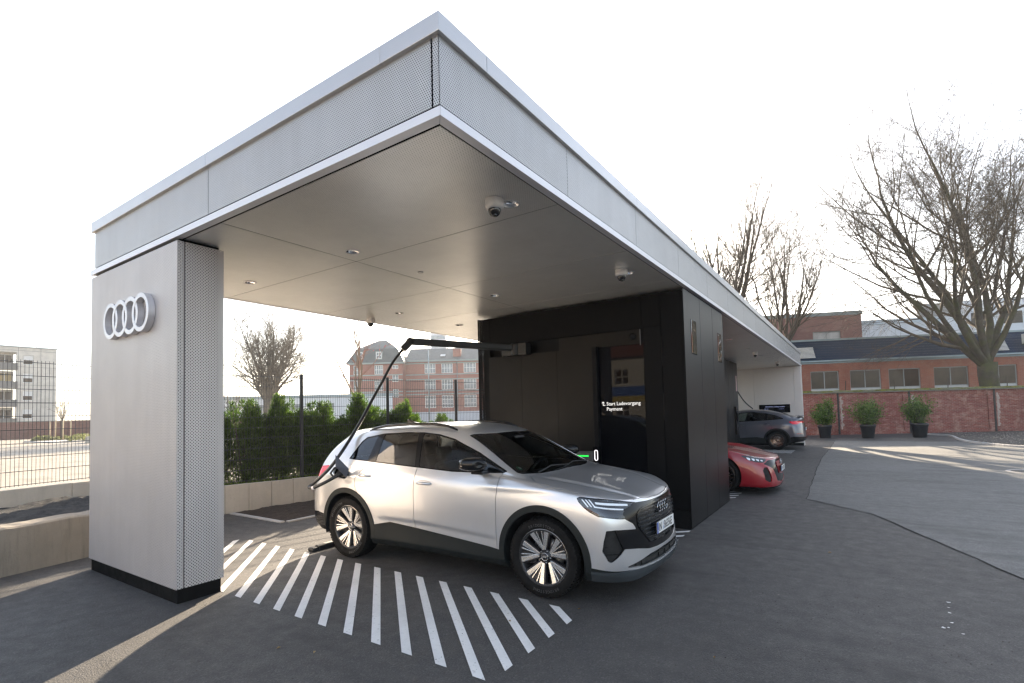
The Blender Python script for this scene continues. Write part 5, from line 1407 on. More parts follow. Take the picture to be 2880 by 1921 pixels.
def gt_shell(level=3):
    T = []
    T.append([(.74, .84, .13), (.80, .86, .20), (.81, .86, .34), (.79, .85, .48), (.74, .84, .60), (.66, .80, .70), (.77, .66, .705), (.85, .50, .70), (.91, .25, .695), (.93, 0, .69)])
    def st(x, w, up): return [(x, a, b) for a, b in w] + [(x, a, b) for a, b in up]
    T.append(st(.50, [(.87, .13), (.92, .20), (.94, .34), (.94, .52), (.92, .66)], [(.86, .765), (.68, .765), (.52, .775), (.27, .785), (0, .785)]))
    T.append(st(.22, [(.88, .13), (.94, .20), (.965, .34), (.975, .56), (.955, .74)], [(.89, .85), (.70, .815), (.53, .825), (.28, .84), (0, .84)]))
    T.append(st(-.05, [(.88, .13), (.94, .20), (.97, .36), (.982, .60), (.965, .78)], [(.90, .90), (.72, .855), (.54, .865), (.29, .88), (0, .88)]))
    T.append(st(-.40, [(.88, .13), (.93, .20), (.955, .38), (.97, .62), (.955, .80)], [(.90, .92), (.74, .90), (.56, .915), (.30, .93), (0, .935)]))
    T.append(st(-.70, [(.88, .13), (.92, .20), (.935, .38), (.955, .62), (.945, .80)], [(.89, .92), (.80, .97), (.70, 1.02), (.36, 1.05), (0, 1.06)]))
    T.append(st(-1.2, [(.88, .13), (.92, .20), (.925, .38), (.95, .62), (.94, .81)], [(.88, .92), (.77, 1.10), (.64, 1.24), (.34, 1.30), (0, 1.31)]))
    T.append(st(-1.8, [(.88, .13), (.92, .20), (.925, .38), (.95, .62), (.94, .82)], [(.88, .93), (.75, 1.17), (.58, 1.34), (.32, 1.385), (0, 1.395)]))
    T.append(st(-2.5, [(.88, .13), (.93, .20), (.95, .38), (.97, .62), (.96, .84)], [(.89, .95), (.75, 1.16), (.57, 1.33), (.32, 1.37), (0, 1.38)]))
    T.append(st(-3.1, [(.88, .14), (.94, .22), (.965, .40), (.98, .64), (.965, .85)], [(.89, .96), (.74, 1.10), (.56, 1.22), (.32, 1.27), (0, 1.28)]))
    T.append(st(-3.6, [(.86, .18), (.91, .26), (.94, .42), (.95, .64), (.93, .84)], [(.84, .94), (.70, 1.0), (.54, 1.06), (.31, 1.09), (0, 1.10)]))
    T.append([(-3.80, .80, .22), (-3.84, .84, .30), (-3.86, .85, .44), (-3.86, .84, .64), (-3.82, .82, .82), (-3.76, .78, .91), (-3.80, .66, .95), (-3.84, .52, .98), (-3.90, .30, 1.0), (-3.92, 0, 1.0)])
    ys = (.67, .50, .25, 0)
    F = [[(x, y, z) for x, y in zip(xs, ys)] for xs, z in (((.89, .95, .98, .985), .12), ((.92, .98, 1.01, 1.015), .20), ((.915, .97, 1.0, 1.01), .34), ((.90, .96, .99, 1.0), .48), ((.86, .93, .965, .975), .60))]
    R = [[(a, .52, z), (a - .03, .3, z), (a - .04, 0, z)] for a, z in ((-3.92, .24), (-3.97, .32), (-3.98, .46), (-3.97, .64), (-3.94, .80), (-3.90, .90), (-3.88, .95))]
    R = [[(r[0][0], .52, r[0][2]), (r[1][0], .3, r[1][2])] for r in R]
    # rear corner at row 7: two columns behind the rim (rows 8, 9)
    R = [[(a, .30, z), (a - .03, 0, z)] for a, z in ((-3.93, .24), (-3.98, .32), (-3.99, .46), (-3.98, .64), (-3.95, .80), (-3.93, .90), (-3.92, .95))]
    v, q, idx = grid_cage(T, F, R); cr = []
    for i in range(len(T) - 1): cr += [(idx[i][1], idx[i + 1][1], .5), (idx[i][5], idx[i + 1][5], .4)]
    for j in range(5, 9): cr.append((idx[0][j], idx[0][j + 1], .5))
    return fit_shell(v, q, cr, level)

def gt_car(loc):
    car = empty('red_saloon', loc, 0, 'red electric saloon with its nose showing past the black cube', 'car'); paint = M['paint_red']
    co, q = gt_shell(3); T = np.vstack([q[:, [0, 2, 1]], q[:, [0, 3, 2]]]); S = Surf(co, T)
    if (S.N * (co - co.mean(0))).sum(1).mean() < 0: S = Surf(co, T[:, [0, 2, 1]])
    inner = Surf(S.V - S.N * .02, S.T, S.N)
    side = lambda V: np.abs(V[:, 1]) > .75; AX = (0.0, -2.9); AZ = .36
    def arch(V, r):
        d = np.minimum(np.hypot(V[:, 0] - AX[0], V[:, 2] - AZ), np.hypot(V[:, 0] - AX[1], V[:, 2] - AZ)) - r
        return np.where(side(V), d, np.maximum(d, .05))
    _, S = S.split(lambda V: arch(V, .40)); _, inner = inner.split(lambda V: arch(V, .42))
    DLO = [(-3.05, 1.02), (-2.6, 1.22), (-2.1, 1.31), (-1.6, 1.30), (-1.15, 1.20), (-.75, .99), (-.72, .96), (-1.6, .955), (-2.5, .98)]
    sw_ = lambda V: np.abs(V[:, 1]) > .45
    g, S = cut_out(S, XZ, DLO, sw_); _, inner = cut_out(inner, XZ, DLO, sw_)
    for sg in (-1, 1): surf_obj('side_window', g.split(lambda V: -V[:, 1] * sg)[0], M['glass_dark'], car, .01, -.003)
    WS = [(-.50, 0), (-.58, .5), (-.66, .70), (-1.30, .60), (-1.25, .3), (-1.22, 0), (-1.22, -.1), (-.50, -.1)]
    g, S = cut_out(S, XY, WS, lambda V: V[:, 2] > .85); _, inner = cut_out(inner, XY, WS, lambda V: V[:, 2] > .85)
    surf_obj('windscreen', g, M['glass'], car, .01, -.003)
    HL = [(-.53, .765), (-.40, .765), (-.10, .735), (.17, .69), (.10, .645), (.0, .625), (-.20, .635), (-.36, .67)]
    g, S = cut_out(S, SZ, HL, lambda V: V[:, 0] > .3)
    for sg in (-1, 1):
        h = g.split(lambda V: -V[:, 1] * sg)[0]; lamp = surf_obj('headlight', h, M['lens'], car, .02, .001)
        surf_obj('lamp_bezel', h, M['lamp_inner'], lamp, 0, -.03)
        for k in range(4):
            b = h.split(lambda V: poly_sd(SZ(V), [(-.40 + .12 * k, .735 - .016 * k), (-.31 + .12 * k, .722 - .016 * k), (-.33 + .12 * k, .675 - .008 * k), (-.39 + .12 * k, .69 - .008 * k)]))[0]
            if len(b.T): surf_obj('light_bar', b, M['drl'], lamp, .006, -.010)
    MASK = [(.62, .665), (.80, .60), (.70, .545), (.62, .50), (.54, .36), (.50, .255), (.30, .225), (0, .215), (-.1, .215), (-.1, .66), (0, .66), (.3, .66)]
    g, S = cut_out(S, YZ, MASK, lambda V: V[:, 0] > .5)
    CEN = [(0, .635), (.34, .62), (.40, .56), (.30, .38), (0, .36), (-.1, .36), (-.1, .635)]
    cen, g = g.split(lambda V: poly_sd(YZ(V), CEN))
    surf_obj('front_mask', g, M['clad_gloss'], car, .02, -.01); surf_obj('grille_panel', cen, paint, car, .02, .004)
    AC = [(.83, .535), (.77, .545), (.70, .33), (.72, .255), (.80, .25), (.86, .30), (.86, .48)]
    g, S = cut_out(S, YZ, AC, lambda V: V[:, 0] > .5)
    for sg in (-1, 1): surf_obj('side_intake', g.split(lambda V: -V[:, 1] * sg)[0], M['clad_gloss'], car, 0, -.03)
    lowp, S = S.split(lambda V: V[:, 2] - .155)
    surf_obj('sill_trim', lowp, M['clad_gloss'], car, .02)
    HD = [(-.47, 0), (-.55, .5), (-.60, .68), (-.2, .74), (.25, .74), (.55, .72), (.70, .64), (.84, .48), (.90, .25), (.915, 0), (.915, -.1), (-.47, -.1)]
    g, S = cut_out(S, XY, HD, lambda V: V[:, 2] > .66, .0025); surf_obj('bonnet', g, paint, car, .015)
    surf_obj('body', S, paint, car, .02); surf_obj('inner_body', inner, M['inner'], car)
    for ax in AX:
        for sg in (-1, 1):
            m = MB(); n = 24; vs = []
            for k in range(n + 1):
                a = PI * 1.2 * k / n - .1 * PI
                for yy in (.95 * sg, .55 * sg): vs.append((ax + .41 * math.cos(a), yy, AZ + .41 * math.sin(a)))
            m.add(vs, [(2 * k, 2 * k + 1, 2 * k + 3, 2 * k + 2) for k in range(n)], True); m.add([(ax + .41 * math.cos(PI * 1.2 * k / n - .1 * PI), .55 * sg, AZ + .41 * math.sin(PI * 1.2 * k / n - .1 * PI)) for k in range(n + 1)], [tuple(range(n + 1))]); m.build('wheel_house', M['inner'], car)
            wheel(car, ax, .85 * sg, .36, sg, R=.36, Rr=.27, W=.25, style='bronze', detail=False)
    MB().box(-3.7, .75, -.78, .78, .13, .22).build('underbody', M['inner'], car)
    MB().box(-3.5, -.5, -.8, .8, .221, .8).build('cabin_tub', M['inner'], car)
    rings_emblem(car, 'emblem', .985, 0, .598, .045, M['chrome_dark'], .012)
    number_plate(car, 1.02, .47, ('IN', 'RS735E'))
    return car
gt_car((-.38, 9.60, 0))

M['paint_white'] = car_paint('paint_white', (.62, .62, .62), .05, .3, .02)
shellC = suv_shell(2)
wc = suv('white_car', (-14.6, 15.0, 0), R_(60), 'white car parked beyond the hedge, only its roof showing', M['paint_white'], shellC, detail=False)
wc2 = copy_tree(wc); wc2.location = (-10.2, 19.2, -.1); wc2.rotation_euler = (0, 0, R_(20)); wc2['label'] = 'second white car beyond the fence, roof showing beside the black cube'; wc['group'] = wc2['group'] = 'cars parked beyond the hedge'

# second charging arm at the far bay
a2 = empty('cable_boom', (-2.6, 20.0, 2.9), 0, 'distant black charging arm with cable above the grey coupe SUV', 'charging arm')
MB().box(-.4, .35, -.05, .05, -.06, .06).build('boom', M['arm'], a2, bevel=.01)
MB().bar((.30, 0, .03), (.46, 0, -.18), .12, .12).build('elbow', M['arm'], a2, bevel=.02)
MB().tube(smooth_path([(.45, 0, -.17), (.55, .1, -.5), (.78, .3, -.95), (1.05, .45, -1.25)], 6), .025, 8).build('cable', M['cable'], a2)

# ---------------------------------------------------------------- bare trees
M['bark'] = plain('bark_grey', (.085, .068, .050), .95, 0, .3, 5, bump=.5, bscale=25)
t = NT('bark_moss'); v = t.world(); g = t.nd('ShaderNodeNewGeometry'); sx = t.nd('ShaderNodeSeparateXYZ'); t.L(g.outputs['Normal'], sx.inputs[0])
c = t.ramp(t.noise(v, 3, 7, .65), [(.3, (.040, .032, .022)), (.7, (.095, .078, .055))])
c = t.mix(t.ramp(t.noise(v, 1.6, 8, .7), [(.45, 0.0), (.68, .75)]), c, (.075, .085, .018))
t.set(col=c, rough=.95); t.bump(t.noise(v, 14, 6, .7), .8, .04); M['bark_moss'] = t.m
def bare_tree(name, loc, label, seed, H, r0, limbs, spread, mat, twigmat, levels=4, dens=1.0, fork=.3, lean=(0, 0), droop=0.0, bias=None, rootz=0.0, group=None, tw=.009):
    rr = random.Random(seed); big = MB(); small = MB(); cnt = [0]
    def grow(p, d, L, r, lv):
        n = 5 if lv <= 1 else (4 if lv == 2 else 3)
        P = [Vector(p)]; q = Vector(p); dd = Vector(d).normalized()
        for i in range(n):
            up = .16 if lv <= 2 else .05
            dd = (dd + Vector((rr.uniform(-1, 1), rr.uniform(-1, 1), rr.uniform(-.6, .8))) * (.19 if lv < 3 else .17) + Vector((0, 0, up - droop * (lv >= 3)))).normalized()
            if q.z > H * .86: dd.z = min(dd.z, .15); dd.normalize()
            q = q + dd * (L / n); P.append(q.copy())
        rad = [r * (1 - .72 * i / n) for i in range(n + 1)]
        sides = (9, 7, 5, 4, 3, 3)[min(lv, 5)]
        (big if lv <= 1 else small).tube(P, rad, sides, False); cnt[0] += 1
        if lv >= levels: return
        k = int(((6, 7, 7, 6, 4)[min(lv, 4)]) * dens * rr.uniform(.8, 1.2)) + 1
        for j in range(k):
            t_ = rr.uniform(.18, 1.0) if lv > 0 else rr.uniform(.35, 1.0)
            i = min(int(t_ * n), n - 1); b = P[i].lerp(P[i + 1], t_ * n - i); ax = (P[i + 1] - P[i]).normalized()
            ang = rr.uniform(.45, 1.05); az = rr.uniform(0, 2 * PI); o = ax.orthogonal().normalized(); o = Quaternion(ax, az) @ o
            nd_ = ax * math.cos(ang) + o * math.sin(ang)
            rb = r * (1 - .72 * t_); grow(b, nd_, L * rr.uniform(.46, .72) * (1.05 - .35 * t_), max(tw, rb * rr.uniform(.42, .65)), lv + 1)
        # leader twig
        grow(P[-1], dd, L * .38, max(tw, rad[-1] * .9), lv + 1)
    # trunk
    tp = [Vector((0, 0, -.1))]; ht = H * fork
    for i in range(1, 6): tp.append(Vector((lean[0] * i / 5 + rr.uniform(-.03, .03) * H * .1, lean[1] * i / 5, ht * i / 5)))
    tr = [r0 * (1.25, 1.06, 1.0, .98, 1.0, 1.02)[i] for i in range(6)]
    trunk = MB(); trunk.tube(tp, tr, 16, True)
    for j in range(limbs):
        az = 2 * PI * (j + rr.uniform(-.25, .25)) / limbs; tilt = rr.uniform(*spread)
        if bias: az, tilt = bias[j]
        d = Vector((math.cos(az) * math.sin(tilt), math.sin(az) * math.sin(tilt), math.cos(tilt)))
        b = tp[4].lerp(tp[5], rr.uniform(.2, 1.0)) if j else tp[5]
        L = (H - ht) * rr.uniform(.48, .62) * (1.0 if tilt < .6 else .85)
        grow(b, d, L, r0 * rr.uniform(.36, .52), 1)
    e = empty(name, (loc[0], loc[1], rootz), 0, label, 'tree', group)
    trunk.build('trunk', mat, e); o = big.build('limbs', mat, e, uv=False); o = small.build('crown', twigmat, e, uv=False); o['kind'] = 'stuff'
    return e
M['twigs'] = plain('twigs', (.085, .066, .045), .9, 0, .2, 3)
TR = Vector((9.0 + .83 * -.1, 41.5 + .558 * -.1, 0))
rd = math.atan2(.558, .83)
bare_tree('plane_tree', (TR.x, TR.y), 'big mossy bare tree with many limbs behind the brick wall on the right', 11, 27.0, .50, 11, (.1, .5), M['bark_moss'], M['twigs'], 5, .90, .155,
          bias=[(rd + .9, .34), (rd + PI, .32), (rd + PI, .72), (rd + .4, .35), (rd - .3, .62), (rd + PI - .7, .42), (rd + 1.6, .3), (rd + PI + .5, 1.02), (rd + PI - .25, .95), (rd + .9, .75), (rd + PI + .15, .55)], droop=.06)
def P2w(P, s): return (P[0] + .83 * s, P[1] + .558 * s)
bare_tree('bare_tree', P2w((-3.5, 38), -2.3), 'taller bare tree rising behind the canopy roof', 21, 22.5, .32, 9, (.15, .70), M['bark'], M['twigs'], 4, 1.0, .30)
bare_tree('bare_tree', P2w((-3.5, 38), 1.4), 'slender bare tree leaning right behind the canopy end', 33, 19.0, .27, 8, (.2, .8), M['bark'], M['twigs'], 4, 1.0, .30)
bare_tree('bare_tree', P2w((-31.51, 47.56), -28.6), 'round-crowned bare tree beyond the hedge, right of the emblem pillar', 41, 17.0, .55, 11, (.15, 1.15), M['bark'], M['twigs'], 4, 1.15, .24, tw=.014)
bare_tree('bare_tree', P2w((-31.51, 47.56), -36.2), 'bare tree half hidden by the inner edge of the emblem pillar', 43, 12.0, .36, 6, (.15, .85), M['bark'], M['twigs'], 4, .7, .30)
sap = bare_tree('red_bud_sapling', P2w((-8.08, 12.70), -5.40), 'young tree with tiny red buds in front of the brick office', 52, 7.6, .075, 6, (.12, .55), plain('sapling_bark', (.22, .17, .13), .8), plain('sapling_twig', (.28, .17, .13), .8), 3, .42, .34, tw=.005)
cr_ = [c_ for c_ in sap.children if c_.name.startswith('crown')][0]
rr = random.Random(9); m = MB(); vv = [v_.co.copy() for v_ in cr_.data.vertices]
for i in range(170):
    p = rr.choice(vv); s_ = rr.uniform(.010, .020)
    m.add([p + Vector((s_, 0, 0)), p + Vector((-s_, 0, 0)), p + Vector((0, s_, 0)), p + Vector((0, -s_, 0)), p + Vector((0, 0, s_ * 1.3)), p + Vector((0, 0, -s_ * 1.3))], [(0, 2, 4), (2, 1, 4), (1, 3, 4), (3, 0, 4), (2, 0, 5), (1, 2, 5), (3, 1, 5), (0, 3, 5)], True)
o = m.build('buds', plain('red_bud', (.60, .07, .08), .5), sap, uv=False); o['kind'] = 'stuff'
bare_tree('street_tree', (-68, 16.2), 'small staked street tree in a shrub bed across the left lot', 61, 5.2, .09, 5, (.3, 1.0), M['bark'], M['twigs'], 3, .7, .45)
for k, (x, y, h) in enumerate([(-96, 34, 11.5), (-88, 39, 9.5), (-110, 45, 13), (-92, 47, 10)]):
    bare_tree('bare_tree', (x, y), ['distant bare tree right of the apartment block, tallest behind the fence', 'distant low bare tree just left of the emblem pillar', 'distant bare tree hidden mostly by the emblem pillar', 'distant bare tree far behind the pillar'][k], 70 + k, h, .25, 7, (.2, .9), M['bark'], M['twigs'], 3, 1.0, .25, group='distant bare trees')
# nest in the big tree
rr = random.Random(4); m = MB()
bt = [o_ for o_ in bpy.data.objects if o_.name == 'plane_tree'][0]; cr2 = [c_ for c_ in bt.children if c_.name.startswith('limbs')][0]
co_t = np.zeros(len(cr2.data.vertices) * 3, np.float32); cr2.data.vertices.foreach_get('co', co_t); co_t = co_t.reshape(-1, 3) + np.array([TR.x, TR.y, 0])
nc = Vector((TR.x + .83 * 1.9, TR.y + .558 * 1.9, 19.0)); nc = Vector(co_t[((co_t - np.array(nc)) ** 2).sum(1).argmin()])
for i in range(160):
    a = rr.uniform(0, 2 * PI); r = rr.uniform(.12, .34); z = rr.uniform(-.18, .12); d = Vector((-math.sin(a) + rr.uniform(-.5, .5), math.cos(a) + rr.uniform(-.5, .5), rr.uniform(-.3, .3))).normalized() * rr.uniform(.15, .35)
    c_ = Vector((math.cos(a) * r, math.sin(a) * r, z)); m.tube([c_ - d, c_ + d], [.010, .006], 3, False)
tag(m.build('bird_nest', M['twigs'], loc=nc, uv=False), 'dark twig nest high in the big mossy tree', 'nest')

# ---------------------------------------------------------------- right-hand brick wall, planters
M['brick_red'] = brick_mat('old_red_brick', (.25, .050, .034), (.17, .038, .028), (.26, .17, .14), .25, .077, .012, .65, (.46, .31, .25))
M['brick_bld'] = brick_mat('building_brick', (.36, .115, .062), (.29, .09, .052), (.27, .20, .16), .25, .077, .008, .15)
M['coping'] = concrete('coping_concrete', (.20, .19, .17), .6)
t = NT('moss'); v = t.world(); t.set(col=t.ramp(t.noise(v, 9, 6, .7), [(.35, (.055, .06, .012)), (.65, (.20, .19, .025))]), rough=.95); t.bump(t.noise(v, 40, 4), .8, .03); M['moss'] = t.m
WA = Vector((-.62, 31.9, 0)); wd = Vector((.865, .502, 0)).normalized(); wrz = math.atan2(wd.y, wd.x)
bw = empty('brick_wall', tuple(WA), wrz, 'long old red brick wall with mossy coping behind the potted shrubs', 'wall')
WL0, WL1 = -9.0, 19.0
MB().box(WL0, WL1, .06, .30, -.1, 2.40).build('wall_body', M['brick_red'], bw)
MB().box(WL0, WL1, .02, .0595, -.1, .16).build('wall_foot', M['brick_red'], bw)
pil_s = [-6.3, -2.1, 2.02, 5.95, 10.55, 15.1]
M['render_old'] = plain('old_render', (.36, .29, .25), .9, 0, .35, 3, bump=.3, bscale=12)
def jag(a):
    rj = random.Random(int(a * 100)); P = [(a + .03 + rj.uniform(-.02, .03), .3 + 1.9 * k / 24) for k in range(25)] + [(a + .17 + rj.uniform(-.09, .05), 2.2 - 1.9 * k / 24) for k in range(25)]
    return MB().prism(P, -.004, -.0005, 'y')
for a in pil_s:
    MB().box(a - .42, a + .42, .0, .0595, .161, 2.3).build('pilaster', M['brick_red'], bw)
    MB().box(a - .14, a - .04, -.035, -.001, .02, 2.40).build('joint_post', plain('dark_post', (.035, .032, .03), .8, 0, .3, 4), bw, bevel=.01)
    jag(a).build('render_patch', M['coping'] if False else M['render_old'], bw)
for a, b in zip(pil_s[:-1], pil_s[1:]):
    MB().box(a + .425, b - .425, .03, .0595, 2.14, 2.30).build('string_course', M['brick_red'], bw)
s_ = WL0
while s_ < WL1:
    MB().box(s_ + .01, s_ + 1.17, -.07, .42, 2.401, 2.52 + .012 * math.sin(s_)).build('coping_stone', M['coping'], bw, bevel=.012); s_ += 1.18
m = MB(); vs = []; n = 240
for i in range(n + 1):
    x = WL0 + (WL1 - WL0) * i / n; h = 2.55 + .035 * max(-.3, nz3(x, 0, 1.7) + .6 * nz3(x, 3, 6)); f = -.085 - .02 * nz3(x, 1, 3)
    vs += [(x, f, 2.46 + .03 * nz3(x, 5, 4)), (x, f + .03, h - .01), (x, .15, h + .02), (x, .40, h - .01), (x, .43, 2.48)]
m.add(vs, [(i * 5 + k, (i + 1) * 5 + k, (i + 1) * 5 + k + 1, i * 5 + k + 1) for i in range(n) for k in range(4)], True)
o = m.build('moss_cover', M['moss'], bw)
for a in (-.6, 2.45, 5.17, 8.1, 11.3, 14.4):
    MB().bar((a, .12, 2.53), (a + .04, .12, 3.12), .04, .02, (0, 1, 0)).build('steel_post', plain('rusty_steel', (.06, .045, .035), .8, .3), bw)

M['pot'] = plain('pot_black', (.016, .017, .02), .45, 0, .15, 4)
def planter(x, y, z1, R, rs, hs, seed, label, lw_):
    e = empty('potted_shrub', (x, y, 0), 0, label, 'potted plant', 'potted shrubs along the brick wall')
    MB().lathe([(R * .70, 0), (R * .73, .02), (R * .92, z1 - .14), (R * .94, z1 - .135), (R, z1 - .13), (R, z1 - .01), (R * .98, z1), (R * .9, z1), (R * .88, z1 - .05)], 32).build('pot', M['pot'], e)
    MB().lathe([(R * .89, z1 - .05), (0, z1 - .03)], 24).build('potting_soil', M['soil'], e)
    rr = np.random.RandomState(seed); n = 3600; nb = 22
    st = MB(); tips = []
    for i in range(nb):
        a = rr.uniform(0, 2 * PI); r = rs * rr.uniform(.1, .95); h = hs * rr.uniform(.45, 1.0) * (1 - .35 * (r / rs) ** 2)
        tip = Vector((r * math.cos(a), r * math.sin(a), z1 + h)); b = Vector((.06 * math.cos(a), .06 * math.sin(a), z1 - .05)); mid = b.lerp(tip, .5) + Vector((.08 * math.cos(a), .08 * math.sin(a), -.02))
        st.tube([b, mid, tip], [.014, .009, .003], 5, False); tips.append((b, mid, tip))
    st.build('stems', M['twig'], e, uv=False)
    vs = []; fs = []
    for i in range(n):
        b, mid, tip = tips[rr.randint(nb)]; t_ = rr.rand() ** .6
        p = (b.lerp(mid, t_ * 2) if t_ < .5 else mid.lerp(tip, t_ * 2 - 1)) + Vector(rr.normal(0, .11, 3)) * rs / .6
        if p.z < z1 + .02: p.z = z1 + .02 + rr.rand() * .15
        d = Vector(rr.normal(0, 1, 3)) + Vector((p.x, p.y, .5)) * .9; d.normalize(); s = d.cross(Vector(rr.normal(0, 1, 3))).normalized(); u = s.cross(d)
        L = rr.uniform(.06, .12) * lw_; w = L * .28; k = len(vs)
        vs += [tuple(p), tuple(p + d * L * .5 + s * w - u * w * .25), tuple(p + d * L), tuple(p + d * L * .5 - s * w - u * w * .25)]
        fs += [(k, k + 1, k + 2), (k, k + 2, k + 3)]
    me = bpy.data.meshes.new('foliage'); me.from_pydata(vs, [], fs); me.materials.append(M['laurel']); me.update()
    o = link('foliage', me, e); o['kind'] = 'stuff'
planter(.50, 29.35, .68, .33, .62, 1.42, 1, 'potted shrub in a black pot nearest the canopy end', 1.0)
planter(2.36, 29.55, .69, .35, .76, 1.44, 2, 'middle potted shrub in a black pot by the brick wall', 1.0)
planter(4.50, 30.45, .71, .38, .72, 1.50, 3, 'right-hand potted shrub with dense glossy leaves by the brick wall', 1.0)

# kerb and rough bed on the right
kp2 = smooth_path([(5.0, 33.2, 0), (5.75, 31.6, 0), (5.72, 28.4, 0), (5.85, 26.4, 0), (6.25, 24.9, 0), (6.95, 23.4, 0), (8.4, 21.5, 0), (11, 19.5, 0)], 6)
m = MB()
kr = empty('yard_kerb', (6, 26, 0), 0, 'curved pale kerb of the rough bed on the right', 'kerb')
for i, (a, b) in enumerate(zip(kp2[:-1], kp2[1:])):
    g_ = (b - a).normalized() * .006
    MB().bar(a + g_ + Vector((-6, -26, .03)), b - g_ + Vector((-6, -26, .03)), .10, .10).build('kerb_stone', M['kerb'], kr, bevel=.008)
pol = [(p.x + .05, p.y) for p in kp2] + [(30, 19.5), (30, 52), (8, 37.5)]
m = MB(); m.add([(x, y, .012) for x, y in pol], [tuple(range(len(pol)))]); o = m.build('rough_bed', soil_mat('rough_soil', (.035, .03, .026), (.12, .105, .09)))
if o.data.polygons[0].normal.z < 0: o.data.flip_normals()
tag(o, kind='structure')
m = MB(); rr = random.Random(12)
for i in range(1600):
    x = rr.uniform(6, 16); y = rr.uniform(21, 36)
    kx = np.interp(y, [19.5, 21.5, 23.4, 24.9, 26.4, 28.4, 31.6, 36], [11, 8.4, 6.95, 6.25, 5.85, 5.72, 5.75, 6.2]) + .15
    if x < kx: continue
    s_ = rr.uniform(.015, .05); c_ = Vector((x, y, .012)); a = rr.uniform(0, 6)
    m.add([c_ + Vector((s_ * math.cos(a + k * 2.1), s_ * math.sin(a + k * 2.1), 0)) for k in range(3)] + [c_ + Vector((0, 0, s_ * rr.uniform(.5, 1.1)))], [(0, 1, 3), (1, 2, 3), (2, 0, 3)])
tag(m.build('rubble', plain('rubble_stone', (.24, .21, .18), .9, 0, .4, 6)), 'loose stones and clods in the rough bed on the right', 'stones', kind='stuff')

# ---------------------------------------------------------------- buildings
M['pane'] = None
def pane_mat(name, col, rough=.08, spec=.8):
    t = NT(name); v = t.coord('Object'); t.set(col=t.ramp(t.noise(v, .8, 5), [(.35, tuple(q * .6 for q in col)), (.7, tuple(q * 1.3 for q in col))]), rough=rough, spec=spec); return t.m
M['pane'] = pane_mat('window_glass', (.075, .055, .040), .05, .22); M['pane_blind'] = pane_mat('window_blind', (.52, .52, .52), .3, .5)  # dark brown reflections are painted into the clear panes' colour
M['frame_white'] = plain('white_frame', (.70, .70, .68), .5); M['frame_grey'] = plain('grey_frame', (.34, .35, .35), .5); M['slate'] = None
def win_mesh(w, h, cols, rows, fr=.05, depth=.06):
    m = MB(); m.box(-w / 2, w / 2, -depth, 0, 0, fr).box(-w / 2, w / 2, -depth, 0, h - fr, h).box(-w / 2, -w / 2 + fr, -depth, 0, fr, h - fr).box(w / 2 - fr, w / 2, -depth, 0, fr, h - fr)
    for i in range(1, cols): x = -w / 2 + w * i / cols; m.box(x - fr * .4, x + fr * .4, -depth * .9, 0, fr, h - fr)
    for j in range(1, rows): z = h * j / rows; m.box(-w / 2 + fr, w / 2 - fr, -depth * .8, 0, z - fr * .35, z + fr * .35)
    return m
wcache = {}
def window(parent, x, y, z, w, h, cols, rows, frame='frame_white', pane='pane', fr=.07, sill=None):
    """opening face looks to -y; the reveal is set back into the wall"""
    k = (round(w, 2), round(h, 2), cols, rows, frame, pane, fr)
    if k not in wcache:
        wcache[k] = (win_mesh(w, h, cols, rows, fr).mesh('window', M[frame]), MB().box(-w / 2 + .01, w / 2 - .01, -.02, -.006, .01, h - .01).mesh('pane', M[pane]))
    o = link('window', wcache[k][0], parent, (x, y, z)); link('pane', wcache[k][1], o)
    if sill: MB().box(-w / 2 - .06, w / 2 + .06, -.14, -.061, -.09, -.002).build('sill', M[sill], o)
    return o

def wall_with_holes(m, x0, x1, z0, z1, y, holes, reveal=.16):
    """front wall sheet (looking to -y) made of strips around rectangular openings plus their reveals"""
    xs = sorted({x0, x1, *[h[0] for h in holes], *[h[1] for h in holes]}); zs = sorted({z0, z1, *[h[2] for h in holes], *[h[3] for h in holes]})
    for a, b in zip(xs[:-1], xs[1:]):
        for c, d in zip(zs[:-1], zs[1:]):
            mx_, mz_ = (a + b) / 2, (c + d) / 2
            if any(h[0] < mx_ < h[1] and h[2] < mz_ < h[3] for h in holes): continue
            m.quad((a, y, c), (b, y, c), (b, y, d), (a, y, d))
    for a, b, c, d in holes:
        m.quad((a, y, c), (a, y, d), (a, y + reveal, d), (a, y + reveal, c)); m.quad((b, y, c), (b, y + reveal, c), (b, y + reveal, d), (b, y, d))
        m.quad((a, y, d), (b, y, d), (b, y + reveal, d), (a, y + reveal, d)); m.quad((a, y, c), (a, y + reveal, c), (b, y + reveal, c), (b, y, c))
    return m

# workshop behind the brick wall
BA = Vector((-1.34, 41.4, 0)); bd_ = Vector((.919, .394, 0)).normalized(); brz = math.atan2(bd_.y, bd_.x)
wk = empty('workshop_building', tuple(BA), brz, 'long brick workshop with blue-black metal roof behind the brick wall', 'building')
cols = [(-5.2, -3.2), (-2.55, -.55), (.58, 2.50), (3.23, 5.26), (5.76, 7.80), (8.64, 10.80), (11.6, 13.75), (14.6, 16.7), (17.5, 19.6)]
holes = [(a, b, 2.30, 4.25) for a, b in cols]
m = wall_with_holes(MB(), -14, 24, 0, 4.95, 0, holes); m.quad((24, 0, 0), (24, 12, 0), (24, 12, 4.95), (24, 0, 4.95)); m.quad((-14, 12, 0), (-14, 0, 0), (-14, 0, 4.95), (-14, 12, 4.95)); m.quad((24, 12, 0), (-14, 12, 0), (-14, 12, 4.95), (24, 12, 4.95))
m.build('wall', M['brick_bld'], wk)
